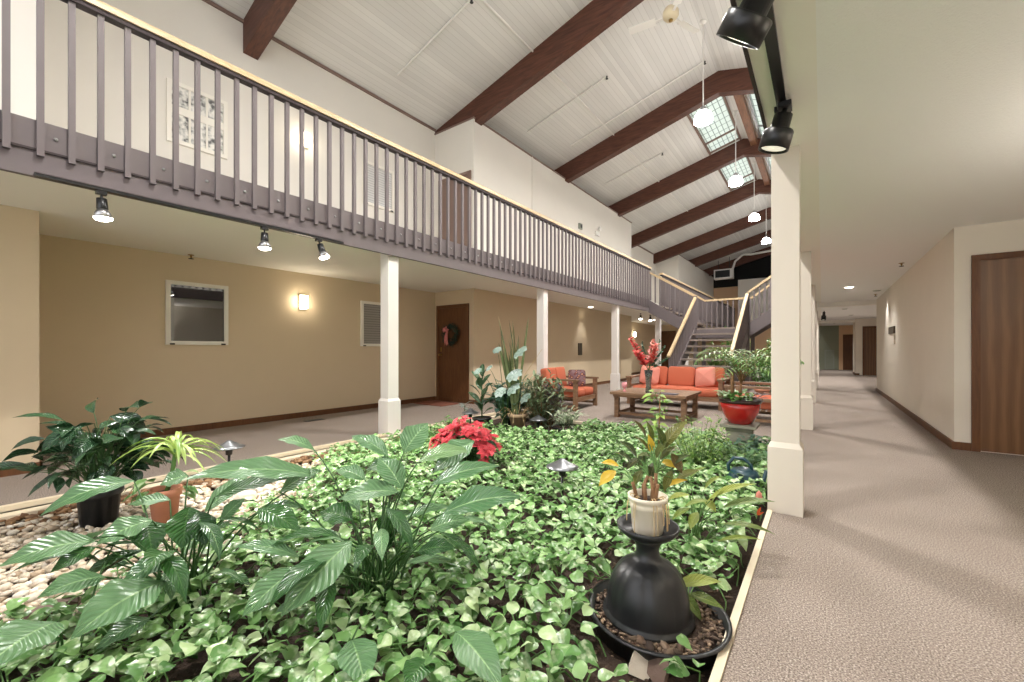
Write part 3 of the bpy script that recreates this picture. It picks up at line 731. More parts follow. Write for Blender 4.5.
def can_lamp(name, mount, aim_end, label, s=1.0, power=0, tgt=None, hot=None, grp=None, angle=80):
    """track spot: adapter, stem, neck and drum whose open end faces aim_end"""
    mount, e = V(mount), V(aim_end); t = thing(name, mount, label, 'spotlight', grp); ax = (e-mount).normalized(); L = (e-mount).length
    rot = ax.to_track_quat('Z','Y').to_matrix()
    b = MB(); b.box(mount-V((.03,.045,.0)), mount+V((.03,.045,.025))); b.build('track_adapter', M['black'], t)
    b = MB(); b.lathe([(.0,0),(.012*s,0),(.012*s,L*.12),(.042*s,L*.13),(.044*s,L*.5),(.066*s,L*.52),(.071*s,L*.56),(.071*s,L),(.064*s,L),(.060*s,L*.9),(.0,L*.86)], 22, mount, axis=rot)
    b.build('drum_housing', M['black'], t, True)
    b = MB(); b.lathe([(.058*s,L*.95),(.05*s,L*.93),(.0,L*.90)], 18, mount, axis=rot); b.build('bulb', hot or M['can_in'], t, True)
    if power: spot(e+ax*.02, tgt or e+ax, power, angle)
    return t
# corridor track over the camera
t = thing('lighting_track', (-.18,1.6,ZCR), 'black lighting track on the corridor ceiling edge over the garden', 'lighting track')
b = MB(); b.box((-.20,.2,ZCR-.025),(-.155,2.85,ZCR)); b.build('rail', M['black'], t)
b = MB(); b.box((-.215,2.76,ZCR-.03),(-.14,2.86,ZCR-.002)); b.build('end_feed', M['black_matte'], t)
can_lamp('track_spotlight', (-.155,1.74,ZCR-.052), P(737,42,1.60), 'large black can spotlight on the corridor track, hanging over the garden', 1.2, 45, (-2.6,1.0,0), grp='corridor track spotlights')
can_lamp('track_spotlight', (-.16,2.70,ZCR-.06), P(773,150,2.31), 'black can spotlight at the end of the corridor track beside the cream column', 1.05, 45, (-1.8,3.2,0), grp='corridor track spotlights')
can_lamp('track_spotlight', (.06,18.2,ZCR), (.04,18.15,2.14), 'small black can spotlight far along the corridor ceiling', 1.0, 20, (-.1,18,0), grp='corridor track spotlights')
# track under the balcony with three glowing spots
t = thing('lighting_track', (-4.32,.4,ZC), 'long black lighting track on the ceiling under the balcony edge', 'lighting track')
b = MB(); b.box((-4.345,.37,2.285),(-4.30,2.66,2.31)); b.build('rail', M['black'], t); b = MB(); b.box((-4.40,.37,2.305),(-4.30,2.66,2.315)); b.build('mounting_plate', M['mauve'], t)
def bulb_spot(mount, d, label, tgt, power):
    mount = V(mount); d = V(d).normalized(); rot = d.to_track_quat('Z','Y').to_matrix()
    t = thing('track_spotlight', mount, label, 'spotlight', 'balcony track spotlights')
    b = MB(); b.box(mount-V((.02,.03,.015)), mount+V((.02,.03,.01))); b.lathe([(.008,0),(.008,.05)], 8, mount, axis=rot); b.build('track_adapter', M['black'], t)
    b = MB(); b.lathe([(.0,.04),(.03,.045),(.034,.12),(.03,.13)], 16, mount, axis=rot); b.build('lamp_neck', M['black'], t, True)
    b = MB(); b.lathe([(.03,.125),(.045,.15),(.058,.19),(.055,.19),(.03,.15)], 18, mount, axis=rot); b.build('reflector', M['chrome'], t, True)
    b = MB(); b.lathe([(.03,.155),(.054,.185),(.052,.198),(.03,.208),(.0,.211)], 16, mount, axis=rot); b.build('bulb', M['spotface'], t, True)
    spot(mount+d*.23, tgt, power, 100, .8, .05)
bulb_spot((-4.322,.70,2.272), (.05,.05,-1), 'glowing spotlight on the balcony track, alone near the track start', (-2.5,1.5,0), 190)
bulb_spot((-4.322,1.84,2.272), (.02,.0,-1), 'glowing spotlight on the balcony track, middle of three', (-2.2,2.4,0), 190)
bulb_spot((-4.322,2.38,2.272), (.25,.22,-1), 'glowing tilted spotlight at the balcony track end by the white column', (-2.2,3.6,0), 190)

def downlight(x, y, z, label, power, tgt=None, angle=130, deep=False):
    t = thing('downlight', (x,y,z), label, 'ceiling light', 'recessed downlights')
    b = MB(); b.lathe([(.075,-.001),(.10,-.001),(.10,-.008),(.075,-.012)], 20, (x,y,z)); b.build('trim_ring', M['white_plastic'], t)
    b = MB(); b.lathe([(.08,-.010),(.06,-.022),(.0,-.028)], 18, (x,y,z)); b.build('baffle' if deep else 'lens', M['wash'] if deep else M['downface'], t)
    spot((x,y,z-.05), tgt or (x,y,0), power, angle, .7, .07)
downlight(.47,11.6,ZCR,'round recessed downlight lit in the corridor ceiling',40)
downlight(1.0,12.6,ZCR,'recessed downlight washing the wall by the plaque',40,(1.1,12.6,0),75,True)
downlight(.6,17.6,ZCR,'recessed downlight past the first ceiling drop',150,None,130,True)
downlight(.9,20.8,ZCR,'recessed downlight before the far oak door',150,None,130,True)
downlight(.5,26.6,ZCR,'recessed downlight near the corridor end wall',150,None,130,True)
downlight(-5.42,11.2,ZC,'recessed downlight washing the beige wall plaque',26,(-5.6,11.15,0),70)
downlight(-5.6,17.6,ZC,'recessed downlight in the set-back far hallway',70)
bulb_spot((-5.0,14.2,ZC-.02), (.1,-.3,-1), 'glowing spotlight under the far balcony beside the stairs', (-3.5,12.5,0), 60)
bulb_spot((-5.0,15.2,ZC-.02), (.1,-.3,-1), 'second glowing spotlight under the far balcony beside the stairs', (-3.5,16,0), 60)

# heater box hung at the far gable
c = V((-4.7,27.6,5.6)); t = thing('unit_heater', c, 'white box heater with dark grille hung below the black gable', 'heater')
b = MB(); b.box(c+V((-.5,-.25,-.28)),c+V((.5,.25,.28))); b.build('cabinet', M['white_plastic'], t)
b = MB()
b.box(c+V((-.42,-.27,-.2)),c+V((.36,-.25,.2))); b.build('grille', M['grille'], t)
b = MB(); b.tube([c+V((.45,0,.2)),c+V((.6,0,.7)),c+V((1.0,0,1.05)),c+V((1.4,0,1.0)),c+V((3.4,0,1.15))], .06, 10); b.build('flue_pipe', M['white_plastic'], t, True)
b = MB(); b.tube([c+V((.3,0,.28)),c+V((.3,0,1.4))], .015, 6); b.tube([c+V((-.3,0,.28)),c+V((-.3,0,1.0))], .015, 6); b.build('hanger_rod', M['grille'], t)
# ------------------------------------------------------------------ planting bed
def gravel_edge(y):
    pts = [(-1.5,-2.3),(.0,-2.42),(.45,-2.52),(.85,-2.75),(1.55,-3.15),(2.3,-3.95),(2.75,-4.42)]
    return interp(pts, y) if y < 2.75 else -9
def nz(x, y, s, o=0): return noise.noise(V((x*s+o, y*s, o)))
def soilz(x, y): return -.055+.018*nz(x,y,3.1)+.012*nz(x,y,9.0,4)
b = MB(); nx, ny = 70, 160; vs = []; fs = []
for j in range(ny+1):
    for i in range(nx+1):
        x = BX0+(BX1-BX0)*i/nx; y = BY0+(BY1-BY0)*j/ny; vs.append((x,y,soilz(x,y)))
for j in range(ny):
    for i in range(nx): a = j*(nx+1)+i; fs.append((a,a+1,a+nx+2,a+nx+1))
b.add(vs, fs); tag(b.build('garden_soil', M['soil'], smooth=True), 'dark potting soil filling the long planting bed', 'soil', kind='stuff')

# stone template
bm = bmesh.new(); bmesh.ops.create_icosphere(bm, subdivisions=2, radius=1); IV = [v.co.copy() for v in bm.verts]; IF = [tuple(v.index for v in f.verts) for f in bm.faces]; bm.free()
bm = bmesh.new(); bmesh.ops.create_icosphere(bm, subdivisions=1, radius=1); JV = [v.co.copy() for v in bm.verts]; JF = [tuple(v.index for v in f.verts) for f in bm.faces]; bm.free()
def stone(b, p, sz, fine=False, rough=.25):
    o = V((R.uniform(-50,50),R.uniform(-50,50),R.uniform(-50,50)))
    m = Matrix.Rotation(R.uniform(0,6.28),3,'Z') @ Matrix.Rotation(R.gauss(0,.25),3,'X') @ Matrix.Diagonal(V(sz))
    VV, FF = (IV, IF) if fine else (JV, JF)
    b.add([V(p)+m@(v*(1+rough*noise.noise(v*1.6+o))) for v in VV], FF)
b = MB(); k = 0
while k < 4600:
    x = R.uniform(BX0+.13,-2.3); y = R.uniform(-.5,2.7)
    if x > gravel_edge(y)+.12+R.gauss(0,.06): continue
    if x < -4.12-.08*nz(0,y,3): continue
    r = R.uniform(.012,.028); stone(b, (x,y,-.03+R.uniform(-.006,.022)), (r*1.25,r,r*.65)); k += 1
tag(b.build('river_gravel', M['gravel'], smooth=True), 'pale river stones covering the bed corner around the two pots', 'gravel', kind='stuff')
b = MB()
for k in range(900):
    y = R.uniform(-.4,4.2); x = R.uniform(BX0+.13,-4.0) 
    r = R.uniform(.014,.03); stone(b, (x,y,-.03+R.uniform(-.005,.02)), (r*1.25,r,r*.7))
tag(b.build('brown_gravel', M['gravel_brown'], smooth=True), 'brown stones in a strip along the bed edging', 'gravel', kind='stuff')
def rock(p, sz, mat, label, name='garden_rock'):
    b = MB(); stone(b, (0,0,0), sz, True, .35); o = b.build(name, mat); o.location = p; tag(o, label, 'rock', 'loose garden rocks'); return o
rock(P(56,608,1.72)+V((0,0,0)), (.085,.06,.035), M['stone_brown'], 'flat brown rock on the gravel edge under broad leaves')
rock(P(244,497,3.15), (.09,.07,.055), M['stone'], 'pale boulder on the gravel behind the tall leaf stems')
rock((-2.33,3.9,-.02), (.08,.06,.05), M['stone_brown'], 'reddish brown rock half hidden in the green groundcover')
rock(P(677,447,4.4)+V((0,0,-.06)), (.11,.08,.07), M['stone'], 'pale rock behind the white potted plant near the bushy stems')
for (u, v, d, mt, lb, rot) in ((640,664,1.5,M['stone'],'pale flat stone slab standing by the black tray',.5),(658,668,1.47,M['stone_brown'],'brown flat stone slab leaning by the black tray',-.5)):
    b = MB(); o = V((0,0,0))
    pts = [(-.045,-.035),(.02,-.045),(.045,-.02),(.03,.04),(-.02,.045)]
    b.prism(pts, 'z', -.009, .009); r = b.build('stone_slab', mt); r.location = P(u,v,d); r.rotation_euler = (.95,.15,rot); tag(r, lb, 'rock', 'stone slabs by the tray')

b = MB()
for k in range(420):
    x = R.uniform(-1.15,-.33); y = R.uniform(1.1,2.3); r = R.uniform(.003,.011); stone(b, (x,y,soilz(x,y)+.003), (r*R.uniform(1,3),r,r*.45), False, .5)
tag(b.build('bark_mulch', M['bark'], smooth=True), 'bark chips and crumbs littering the bare soil around the black tray', 'mulch', kind='stuff')
# groundcover
TRAY = V((-.55,1.75,0)); PED = V((-.745,5.35,0))
def covered(x, y):
    if x < gravel_edge(y)+R.gauss(0,.08): return False
    if (x-TRAY.x)**2+(y-TRAY.y)**2 < .295**2: return False
    if (x+.52)**2+(y-1.36)**2 < (.17+R.gauss(0,.02))**2: return False
    if (x+.95)**2+(y-2.05)**2 < (.13+R.gauss(0,.05))**2 and R.random() < .8: return False
    if (x-PED.x)**2+(y-PED.y)**2 < .2**2: return False
    if x < -4.15 and y < 4.3: return False
    if -4.4 < x < -2.6 and y > 4.42+.08*nz(x,y,4): return False
    if y < -.1-.73*(x+2)*0 + .73*(x+2) - .35: return False
    return nz(x,y,2.6,9) > -.42 or R.random() < .45
def cover_h(x, y): return .045+.075*(.5+.5*nz(x,y,1.7,3))+.05*(.5+.5*nz(x,y,5,6))
b = MB(); k = 0; starts = []
while k < 11500:
    x = R.uniform(-4.4,BX1-.03); y = R.uniform(-.3,5.52)
    if not covered(x,y): continue
    h = cover_h(x,y)*R.uniform(.45,1.25); L = R.uniform(.042,.082)*(1.25 if R.random() < .12 else 1); th = R.uniform(0,6.28); dz = R.uniform(-.75,.15)
    d = V((math.cos(th),math.sin(th),dz)).normalized(); p = V((x,y,h))
    if x+d.x*L > BX1-.015: continue
    b.leaf(p, p+d*L, L*R.uniform(.66,.86), (R.gauss(0,.3),R.gauss(0,.3),1), 'heart', 7 if y < 2.2 else 5, 2 if y < 2.2 else 1, R.uniform(.04,.2), R.uniform(.1,.4), .1 if y < 2.2 else 0, 2); k += 1
    if R.random() < .16: starts.append(p)
pot = b.build('groundcover', M['pothos'], smooth=True)
tag(pot, 'mass of variegated green heart-leaved vines carpeting the bed', 'groundcover', kind='stuff')
b = MB()
for p in starts:
    q = p.copy(); path = [q]; th = R.uniform(0,6.28)
    for i in range(4):
        th += R.gauss(0,.7); q = V((max(BX0+.1,min(BX1-.03,q.x+math.cos(th)*.06)), q.y+math.sin(th)*.06, max(-.04,p.z-.03*(i+1)+R.uniform(-.01,.012)))); path.append(q)
    b.tube(path, [.0028,.0028,.003,.003,.003], 5, False)
o = b.build('vine_stem', M['stem'], pot, True); o['kind'] = 'stuff'

# ------------------------------------------------------------------ plants: shared makers
def quad(p0, p1, p2, n=7): return [p0*(1-t)**2+p1*2*t*(1-t)+p2*t*t for t in (i/n for i in range(n+1))]
def petiole(b, root, base, rad=.0045, bow=.75, n=7):
    ctrl = V((root.x*.65+base.x*.35, root.y*.65+base.y*.35, root.z+(base.z-root.z)*bow+.02))
    b.tube(quad(root, ctrl, base, n), [rad*(1-.45*i/n) for i in range(n+1)], 6, False)
def plant(name, loc, label, cat='plant', group=None): return thing(name, loc, label, cat, group)
def shrub(t, base, n_stem, height, rad, leaf, mats, prof='oval', stemr=.006, upb=.2, per=9, stemmat=None, lw=.4, lo=.25, arch=.15):
    """stems that fan out of base with leaves along them; mats: (foliage material, ...)"""
    bs = MB(); bl = MB(); base = V(base)
    for k in range(n_stem):
        th = R.uniform(0,6.28); rr = rad*math.sqrt(R.random()); hh = height*R.uniform(.6,1)*(1-.25*(rr/rad)**2)
        top = base+V((math.cos(th)*rr, math.sin(th)*rr, hh)); root = base+V((math.cos(th)*rr*.18, math.sin(th)*rr*.18, 0))
        path = quad(root, root*.5+top*.5+V((0,0,hh*.12)), top, 6); bs.tube(path, [stemr*(1-.1*i) for i in range(7)], 5, False)
        for j in range(per):
            a = lo+(1-lo)*j/(per-1); i = min(5,int(a*6)); p = path[i].lerp(path[i+1], a*6-i)
            ph = th+2.4*j+R.gauss(0,.4); L = leaf*R.uniform(.65,1.15)
            d = V((math.cos(ph),math.sin(ph),upb+R.gauss(0,.35))).normalized()
            bl.leaf(p, p+d*L, L*lw*R.uniform(.8,1.15), (0,0,1), prof, 5, 1, R.uniform(.3,1)*arch, .25)
    bl.build('foliage', mats, t, True); bs.build('stem', stemmat or M['stem_dark'], t, True)

# peace lilies with measured leaves
def lily(label, root, leaves, extra, seed, dark=.3):
    global R
    t = plant('peace_lily', root, label); bs = MB(); bl = MB(); bd = MB(); root = V(root)
    for (tu,tv,td),(bu,bv,bd_),wpx,*o in leaves:
        tip, base = P(tu,tv,td), P(bu,bv,bd_); r0 = root+V((R.gauss(0,.035),R.gauss(0,.035),0))
        w = wpx*bd_/FPX*1.12; up = V((0,0,1)) if not o else V(o[0])
        view = (V((0,0,CAMH))-base).normalized(); up = (up+view*.55)
        (bd if (len(o) > 1 and o[1]) else bl).leaf(base, tip, w, up, 'lance', 12, 3, R.uniform(.05,.12), .16, .10, 3)
        petiole(bs, r0, base, .0052)
    for k in range(extra):
        th = R.uniform(0,6.28); q = R.uniform(.06,.3); h = R.uniform(.16,.44)
        r0 = root+V((R.gauss(0,.05),R.gauss(0,.05),0)); base = root+V((math.cos(th)*q,math.sin(th)*q,h))
        if base.y < .35+.55*(base.x+2.2) : continue
        L = R.uniform(.17,.27); d = V((math.cos(th+R.gauss(0,.4)),math.sin(th+R.gauss(0,.4)),R.uniform(-.75,.25))).normalized()
        (bd if R.random() < dark else bl).leaf(base, base+d*L, L*R.uniform(.26,.36), (R.gauss(0,.2),R.gauss(0,.2),1), 'lance', 10, 2, R.uniform(.08,.2), .2, .10, 3)
        petiole(bs, r0, base, .0048)
    bl.build('foliage', M['lily'], t, True)
    if bd.v: tag(bd.build('shaded_foliage' if False else 'dark_foliage', M['lily_dark'], t, True), 'darker green leaves')
    bs.build('leaf_stem', M['stem_dark'], t, True)
lily('tall green lily beside the gravel with broad leaves reaching out over the stones', P(182,618,1.8), [
 ((-2,567,1.48),(95,541,1.64),30), ((96,545,1.62),(152,520,1.76),27), ((50,573,1.52),(96,547,1.62),18,(0,0,1),1), ((37,598,1.42),(105,577,1.58),27),
 ((121,585,1.5),(171,558,1.64),22), ((70,640,1.30),(163,582,1.55),44), ((40,516,1.78),(134,481,1.95),25),
 ((182,549,1.72),(189,507,1.82),28,(0,0,1),1), ((152,555,1.7),(146,522,1.78),26,(0,0,1),1), ((205,545,1.72),(198,512,1.8),22,(0,0,1),1),
 ((182,480,1.78),(316,476,2.0),27), ((290,478,1.95),(215,497,1.9),20,(0,0,1),1), ((128,505,1.9),(170,500,1.92),16), ((95,650,1.38),(150,618,1.5),20),
 ((250,474,2.1),(205,512,1.9),18), ((160,485,1.95),(188,476,2.0),22), ((246,498,1.9),(222,520,1.85),16)], 24, 3, .5)
lily('low green lily at the corner of the bed with one great ribbed leaf', P(75,668,1.45)+V((0,0,.0)), [
 ((-25,676,1.12),(57,622,1.34),46), ((8,640,1.25),(60,640,1.36),22,(0,0,1),1), ((118,640,1.38),(88,662,1.4),20)], 5, 5, .6)
lily('tall green lily in the middle of the bed, its stems thick before the red poinsettia', P(376,606,1.82), [
 ((281,617,1.40),(351,541,1.64),38), ((242,617,1.42),(298,567,1.58),27), ((234,547,1.62),(299,557,1.62),15), ((523,497,1.76),(444,513,1.74),32),
 ((428,423,2.12),(404,452,2.02),28), ((500,466,1.98),(432,485,1.94),22), ((434,472,2.02),(474,441,2.1),28), ((351,436,2.2),(388,456,2.1),18),
 ((378,458,2.04),(402,489,1.92),24), ((277,440,2.22),(314,450,2.15),13), ((338,500,1.92),(398,492,1.88),27), ((300,531,1.75),(258,509,1.8),24,(0,0,1),1),
 ((336,470,2.05),(365,480,2.0),18), ((366,470,2.1),(395,462,2.1),18), ((320,512,1.86),(352,520,1.84),28,(0,0,1),1), ((472,452,2.05),(418,462,2.0),20),
 ((366,690,1.22),(352,640,1.42),32), ((470,520,1.8),(430,530,1.76),22), ((322,470,2.0),(280,492,1.95),22), ((456,548,1.66),(418,552,1.68),20,(0,0,1),1)], 26, 11, .45)
lily('small green lily low among the vines with a single drooping ribbed leaf', P(448,652,1.42), [((503,690,1.2),(456,632,1.42),32), ((405,690,1.2),(428,660,1.36),26,(0,0,1),1)], 0, 9, .3)

# potted plants on the gravel
def pot_lathe(b, c, rb, rt, h, n=28, lip=.012, wob=None):
    b.lathe([(rb,0),(rb+(rt-rb)*.8,h*.8),(rt+lip*.6,h*.82),(rt+lip,h*.86),(rt+lip,h),(rt-.004,h),(rt-.012,h*.9)], n, c, wob)
def soil_disc(b, c, r): b.lathe([(r,0),(r*.6,.008),(0,.012)], 18, c)
c = V((-3.76,.60,-.03)); t = plant('potted_plant', c, 'dark glossy leaved plant in a black nursery pot on the gravel', 'potted plant')
b = MB(); pot_lathe(b, c, .088, .108, .235, wob=lambda th,z: .012*math.sin(th*16)); b.build('pot', M['black_plastic'], t, True)
b = MB(); soil_disc(b, c+V((0,0,.2)), .1); b.build('potting_soil', M['soil'], t, True)
bl = MB(); bs = MB()
for k in range(125):
    th = R.uniform(0,6.28); el = R.uniform(.0,1.3); q = R.uniform(.1,.31); r0 = c+V((R.gauss(0,.03),R.gauss(0,.03),.2))
    base = r0+V((math.cos(th)*q*math.cos(el)*1.05, math.sin(th)*q*math.cos(el)*1.05, .08+q*1.5*math.sin(el)+.07))
    L = R.uniform(.14,.23); a2 = th+R.gauss(0,.5); d = V((math.cos(a2),math.sin(a2),R.uniform(-.8,.45))).normalized()
    bl.leaf(base, base+d*L, L*R.uniform(.38,.5), (R.gauss(0,.4),R.gauss(0,.4)-.2,1), 'lance', 8, 2, R.uniform(.05,.2), .3, .08, 2); petiole(bs, r0, base, .004)
bl.build('foliage', M['anthurium'], t, True); bs.build('stem', M['stem_dark'], t, True)
c = V((-3.37,.84,-.03)); t = plant('potted_plant', c, 'arching yellow green strap leaved plant in a terracotta pot on the gravel', 'potted plant')
b = MB(); b.lathe([(.058,0),(.078,.2),(.088,.202),(.09,.25),(.078,.25),(.072,.22)], 26, c); b.build('pot', M['terracotta'], t, True)
b = MB(); soil_disc(b, c+V((0,0,.22)), .073); b.build('potting_soil', M['soil'], t, True)
bl = MB(); bs = MB(); bs.tube([c+V((0,0,.2)),c+V((.01,.03,.30)),c+V((.03,.05,.50))], [.014,.013,.012], 8); top = c+V((.03,.05,.47))
for k in range(38):
    th = R.uniform(0,6.28); L = R.uniform(.24,.40); up = R.uniform(.5,2.4); p = top+V((0,0,R.uniform(-.05,.03))); d = V((math.cos(th),math.sin(th),up)).normalized()
    # arched strap: a strip that bends over
    n = 9; w = R.uniform(.018,.028); vs = []; uv = []; sd = V((-math.sin(th),math.cos(th),0)); q = p.copy(); dd = d.copy()
    for i in range(n+1):
        hw = w*.5*interp(PROF['strap'], i/n); vs += [q-sd*hw+V((0,0,hw*.5)), q, q+sd*hw+V((0,0,hw*.5))]; uv += [(i/n,0.01),(i/n,.5),(i/n,1)]
        q = q+dd*(L/n); dd = (dd+V((math.cos(th)*.1,math.sin(th)*.1,-.27))).normalized()
    bl.add(vs, [f for i in range(n) for f in ((3*i,3*i+1,3*i+4,3*i+3),(3*i+1,3*i+2,3*i+5,3*i+4))], uv)
bl.build('foliage', M['dracaena'], t, True); bs.build('cane', M['stem'], t, True)
bl = MB(); bs = MB()
for k in range(16):
    th = R.uniform(0,6.28); p = c+V((math.cos(th)*.05,math.sin(th)*.05,.25)); q = p+V((math.cos(th)*R.uniform(.04,.1),math.sin(th)*R.uniform(.04,.1),R.uniform(-.05,.1)))
    bl.leaf(q, q+V((math.cos(th)*.08,math.sin(th)*.08,R.uniform(-.08,.0))), .06, (0,0,1), 'heart', 5, 1, .1, .25); petiole(bs, p, q, .003)
o = bl.build('heart_leaf_vine', M['pothos'], t, True)

# path lights
def path_light(p, label, h=.27, r=.118):
    t = thing('path_light', p, label, 'garden light', 'mushroom path lights'); p = V(p)
    b = MB(); b.lathe([(.0,h+.05),(.018,h+.048),(.03,h+.036),(r*.75,h+.006),(r,h-.008),(r,h-.014),(r*.7,h-.004),(.03,h+.012)], 26, p); b.build('cap', M['pewter'], t, True)
    b = MB(); b.lathe([(.02,h-.075),(.026,h-.07),(.026,h+.01)], 14, p); b.build('lamp_neck', M['black'], t, True)
    b = MB(); b.tube([p+V((0,0,-.06)),p+V((0,0,h-.07))], .010, 10); b.build('stake', M['black'], t, True)
path_light((-1.54,2.71,-.04), 'grey mushroom path light standing amid the green groundcover', .29)
path_light((-4.10,1.46,-.04), 'grey mushroom path light by the arching terracotta pot plant', .315)
path_light((-3.84,4.25,-.04), 'grey mushroom path light behind the red poinsettia', .30)
path_light(P(547,423,5.6)*V((1,1,0))+V((0,0,-.04)), 'grey mushroom path light among the pale plants before the armchair', .22) if False else path_light((-3.05,4.72,-.04), 'grey mushroom path light among the pale plants before the armchair', .22)

# poinsettia
c = V((-2.56,2.76,-.05)); t = plant('poinsettia', c, 'bushy red poinsettia rising from the green groundcover', 'flowering plant')
br = MB(); bg = MB(); bs = MB()
for k in range(64):
    th = R.uniform(0,6.28); rr = .31*math.sqrt(R.random()); z = .22+.25*(1-(rr/.33)**2)+R.uniform(-.07,.03); p = c+V((math.cos(th)*rr*1.1,math.sin(th)*rr*.9,z+.03))
    petiole(bs, c+V((math.cos(th)*rr*.2,math.sin(th)*rr*.2,0)), p, .005)
    tl = R.uniform(-.5,.5); ax = V((math.cos(th)*.8*rr/.33-.25*0,math.sin(th)*.8*rr/.33-.2,1)).normalized(); e1 = ax.orthogonal().normalized(); e2 = ax.cross(e1)
    for j in range(9):
        a = 6.28*j/9+R.gauss(0,.2); L = R.uniform(.055,.10)*(1 if j%2 else .8); d = (e1*math.cos(a)+e2*math.sin(a)+ax*R.uniform(-.25,.35)).normalized()
        br.leaf(p, p+d*L, L*.5, ax, 'lance', 5, 1, .1, .2)
    for j in range(4):
        a = R.uniform(0,6.28); q = p-ax*R.uniform(.05,.14); L = R.uniform(.07,.11); d = (e1*math.cos(a)+e2*math.sin(a)-ax*.25).normalized(); bg.leaf(q, q+d*L, L*.5, ax, 'oval', 5, 1, .1, .2)
br.build('red_bracts', M['red_bract'], t, True); bg.build('green_foliage', M['lily_dark'], t, True); bs.build('stem', M['stem_dark'], t, True)

# upturned black planter with saucer, tray
c = V((TRAY.x,TRAY.y,-.045)); t = thing('plant_tray', c, 'wide round black plastic tray of soil and bark under the domed planter', 'tray')
b = MB(); b.lathe([(.245,.0),(.255,.0),(.268,.066),(.278,.068),(.278,.075),(.262,.075),(.25,.03),(.0,.022)], 40, c); b.build('tray_body', M['black_plastic'], t, True)
b = MB(); b.lathe([(.252,.045),(.2,.052),(.1,.05),(0,.05)], 30, c, lambda th,z: .02*math.sin(7*th)); b.build('soil_fill', M['soil'], t, True)
b = MB(); k = 0
while k < 620:
    th = R.uniform(0,6.28); q = R.uniform(.17,.247); r = R.uniform(.003,.009); stone(b, c+V((math.cos(th)*q,math.sin(th)*q,.053+R.uniform(0,.006))), (r*R.uniform(1,2.6),r,r*.5), False, .5); k += 1
for k in range(9):
    th = R.uniform(-2.4,-.6); q = R.uniform(.2,.235); r = R.uniform(.012,.02); stone(b, c+V((math.cos(th)*q,math.sin(th)*q,.062)), (r*1.7,r,r*.6))
o = b.build('bark_chips', M['bark'], t, True); o['kind'] = 'stuff'
c2 = c+V((-.03,-.02,.055)); t = thing('domed_planter', c2, 'black ribbed planter turned upside down with a saucer on top, in the tray', 'planter')
rib = lambda th, z: -.04*abs(math.sin(4*th+.5))**14*(1 if .03 < z < .23 else 0)
b = MB(); b.lathe([(.172,.0),(.180,.004),(.180,.014),(.166,.02)]+[(.166*math.cos(a)**.72,.03+.205*math.sin(a)) for a in (0,.15,.3,.45,.6,.75,.9,1.05,1.2,1.32)]+[(.055,.236),(.05,.243),(.046,.262),(.046,.285),(.055,.30),(.066,.325)], 64, c2, rib); b.build('dome', M['black_plastic'], t, True)
b = MB(); b.lathe([(.05,.322),(.095,.33),(.12,.352),(.124,.370),(.117,.370),(.10,.346),(.0,.338)], 36, c2); b.build('saucer', M['black_plastic'], t, True)
c3 = c2+V((.0,.0,.341)); t = plant('potted_plant', c3, 'bronze green caned plant in a cream ribbed pot on the black domed planter', 'potted plant')
b = MB(); b.lathe([(.058,0),(.061,.01),(.069,.10),(.072,.102),(.073,.118),(.071,.12),(.074,.132),(.079,.134),(.08,.15),(.072,.15),(.068,.12)], 36, c3, ); b.build('pot', M['cream_pot'], t, True)
b = MB(); soil_disc(b, c3+V((0,0,.125)), .069); b.build('potting_soil', M['soil'], t, True)
root = c3+V((0,0,.13)); b = MB(); tops = []
for k in range(9):
    a = V((R.uniform(-.04,.04),R.uniform(-.03,.03),0)); h = R.uniform(.06,.13); q = root+a*1.3+V((R.gauss(0,.008),R.gauss(0,.008),h)); b.tube([root+a, root+a*1.15+V((0,0,h*.5)), q], [.0085,.008,.007], 7); tops.append(q)
b.build('cane', M['cane'], t, True)
b = MB()
for k in range(9):
    th = R.uniform(-2.6,.2); p = root+V((math.cos(th)*.05,math.sin(th)*.05,.02)); e = root+V((math.cos(th)*.085,math.sin(th)*.085,-R.uniform(.02,.16)))
    b.tube(quad(p, root+V((math.cos(th)*.085,math.sin(th)*.085,.05)), e, 6), .002, 4, False)
b.build('dry_strands', M['straw'], t)
bl = MB(); by = MB(); bs = MB()
def pleaf(bb, tu, tv, bu, bv, wpx, d=1.83, dt=None, ar=.1):
    base, tip = P(bu,bv,d), P(tu,tv,dt or d-.03); view = (V((0,0,CAMH))-base).normalized()
    bb.leaf(base, tip, wpx*d/FPX*1.1, V((0,0,.7))+view*.6, 'lance', 8, 2, ar, .22); r0 = min(tops, key=lambda q: (q-base).length); petiole(bs, r0, base, .004, .6)
for a in ((688,420,663,449,13),(632,419,646,438,6),(655,426,664,447,9),(619,441,637,458,10),(634,436,649,452,6),(637,456,651,456,6),(682,474,671,453,9),(640,470,644,452,8),(626,470,640,458,7),(668,440,656,458,8),(676,446,660,460,7),(614,452,634,464,7),(650,480,655,462,9),(690,455,668,466,8),(664,492,672,470,8),(646,420,652,442,6),(700,470,676,480,8),(634,486,642,470,8)):
    pleaf(bl, *a)
for a in ((648,434,651,452,7),(676,468,661,461,8),(601,463,619,466,8),(599,486,616,471,11),(688,480,664,487,6)): pleaf(by, *a)
bl.build('foliage', M['croton'], t, True); tag(by.build('yellowed_foliage', M['yellow_leaf'], t, True), 'yellowed leaves'); bs.build('stem', M['stem'], t, True)

